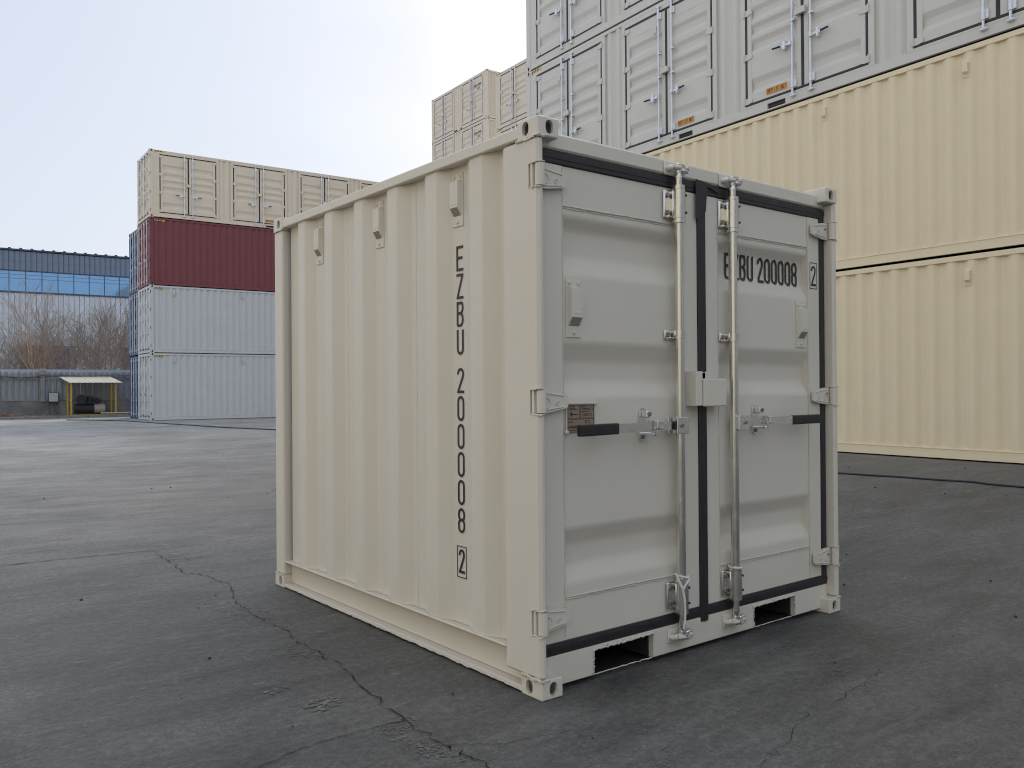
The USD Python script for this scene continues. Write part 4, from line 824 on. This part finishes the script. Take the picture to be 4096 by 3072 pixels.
ac = thing('air_compressor', 'grimy air compressor with a cream capped tank under the shelter roof', 'compressor', (*ap, .03), fth)
obj('tank', [cyl((-.78, 0, .33), (.52, 0, .33), .24, 28)], ENGINE, ac, smooth=40)
obj('tank_end', [trimesh.convex.convex_hull(np.vstack([cyl((.50, 0, .33), (.56, 0, .33), .243, 24).vertices, cyl((.60, 0, .33), (.62, 0, .33), .16, 24).vertices])), cyl((.1, 0, .33), (.5, 0, .33), .243, 28)], TANK, ac, smooth=40)
rg = np.random.default_rng(4)
obj('engine', [cbx(-.55, .30, -.18, .18, .56, .66, .02), cyl((-.4, 0, .62), (-.4, 0, .98), .15, 14), cyl((-.08, 0, .62), (-.08, 0, .94), .13, 14), hullb((.16, 0, .74, .14), (.32, 0, .72, .12)), hullb((-.62, .1, .72, .07), (-.62, -.1, .72, .07)), cyl((-.5, -.22, .78), (-.5, -.27, .78), .24, 20)] + [cyl((-.4, 0, z), (-.4, 0, z + .02), .18, 14) for z in np.arange(.66, .95, .05)], ENGINE, ac, smooth=40)
obj('foot', [bx(x, x + .08, -.2, .2, 0, .14) for x in (-.6, .35)], ENGINE, ac)
pk = thing('plank', 'pale wooden plank lying on the kerb before the shelter', 'plank', (*at_fence(7.9, -1.62), .12), fth + .02)
obj('board', cbx(0, 2.3, 0, .16, 0, .05, .008), ROOFM, pk)

# bare trees and shrubs between fence and warehouse
def bare_tree(label, base, height, nstem, spread, mat, twigm, seed, lean=0.0, depth=4, thick=.05):
    rg = np.random.default_rng(seed)
    t = thing('bare_tree', label, 'tree', (base[0], base[1], 0), 0, 'bare trees between the fence and the warehouse')
    tw = []
    def grow(p, d, ln, r, lev, out):
        n = 4; P = [p]; dd = d / np.linalg.norm(d)
        for i in range(n):
            dd = dd + rg.normal(0, .12, 3) + np.array([0, 0, .05]); dd /= np.linalg.norm(dd); P.append(P[-1] + dd * ln / n)
        rad = np.linspace(r, r * (.55 if lev < depth else .25), n + 1)
        out.append(tube(P, np.maximum(rad * (1.0 if lev < 2 else 1.15), .0048), 6 if lev < 2 else 3))
        if lev >= depth: return
        k = rg.integers(3, 5) if lev < depth - 1 else rg.integers(3, 6)
        for j in range(k):
            f = 1.0 if j == 0 else rg.uniform(.35, .95); q = P[0] + (P[-1] - P[0]) * f if f == 1 else np.array([np.interp(f * n, range(n + 1), [a[i] for a in P]) for i in range(3)])
            nd = dd + rg.normal(0, .20 if j == 0 else .48, 3); nd[2] = max(nd[2], .12); grow(q, nd, ln * rg.uniform(.55, .82), r * (.62 if j == 0 else .45) , lev + 1, tw if lev + 1 >= 2 else out)
    for s in range(nstem):
        a = 6.283 * s / nstem + rg.random(); out = []
        d = np.array([math.cos(a) * spread + lean, math.sin(a) * spread, 1.0]); grow(np.array([math.cos(a) * .12, math.sin(a) * .12, -.1]), d, height * rg.uniform(.42, .54), thick * rg.uniform(.7, 1.1), 0, out)
        obj('trunk', out, mat, t, smooth=60)
    obj('twigs', tw, twigm, t, kind='stuff')
TR = [(12, 47.5, 4.6, 4, .30, BARK, BARKD, 0, .05, 'brown bare shrub at the left edge of the picture behind the fence'),
      (95, 49.5, 5.4, 3, .22, BARKO, BARKO, .05, .05, 'pale orange stemmed bare tree behind the fence, left of the tallest one'),
      (48, 52.5, 5.0, 4, .25, BARK, BARKD, .1, .045, 'grey brown bare tree behind the fence between the left edge and the orange tree'),
      (165, 48.0, 6.6, 3, .25, BARKO, BARK, -.02, .06, 'tallest bare tree with a forked orange trunk behind the fence post'),
      (240, 50.5, 4.6, 4, .35, BARK, BARKD, .12, .05, 'leaning bare shrub between the tallest tree and the shelter roof'),
      (315, 48.5, 5.6, 5, .32, BARK, BARKD, .0, .05, 'wide bare shrub rising behind the left end of the shelter roof'),
      (395, 50.0, 5.4, 5, .30, BARKD, BARKD, .06, .05, 'dense bare shrub rising behind the right end of the shelter roof'),
      (465, 48.0, 5.2, 5, .30, BARK, BARKD, .1, .045, 'bare shrub behind the fence just left of the blue containers'),
      (530, 49.0, 4.8, 5, .30, BARKD, BARKD, -.05, .045, 'dark bare shrub half hidden by the blue containers'),
      (430, 53.0, 5.6, 5, .28, BARK, BARKD, .0, .045, 'thin bare shrub set back from the fence, right of the dense one'),
      (355, 53.5, 5.4, 5, .30, BARK, BARKD, .05, .045, 'thin bare shrub set back from the fence, above the shelter roof'),
      (205, 54.0, 4.6, 5, .34, BARKD, BARKD, .0, .04, 'low tangled bare shrub standing before the blue shutter door'),
      (130, 53.0, 4.4, 5, .34, BARK, BARKD, .0, .04, 'low bare shrub at the left side of the blue shutter door')]
for k, (u, w, h, ns, sp_, m_, tm, lean, th, lab) in enumerate(TR):
    bare_tree(lab, on_axis(u, w), h, ns, sp_, m_, tm, 100 + k, lean, 4, th)

# cables lying on the yard
P = [(7.5, 5.2), (7.63, 3.31), (7.67, 2.97), (7.73, 2.55), (7.73, 2.18), (7.79, 1.76), (7.72, 1.59), (7.69, 1.22), (7.75, .4), (7.6, -.8)]
c1 = obj('ground_cable', tube([(x, y, float(gz(x, y)) + .011) for x, y in P], .011, 8), CABLE, smooth=60)
tag(c1, 'dark blue black cable lying on the yard before the cream containers', 'cable')
P = [(5.6, 39.0), (6.2, 38.4), (7.2, 35.65), (7.55, 31.0), (7.8, 28.55), (7.72, 24.5), (7.67, 21.13), (7.9, 18.0)]
c2 = obj('ground_cable', tube([(x, y, float(gz(x, y)) + .018) for x, y in P], .022, 6), CABLE, smooth=60)
tag(c2, 'thin dark cable running over the yard past the pale grey containers', 'cable')
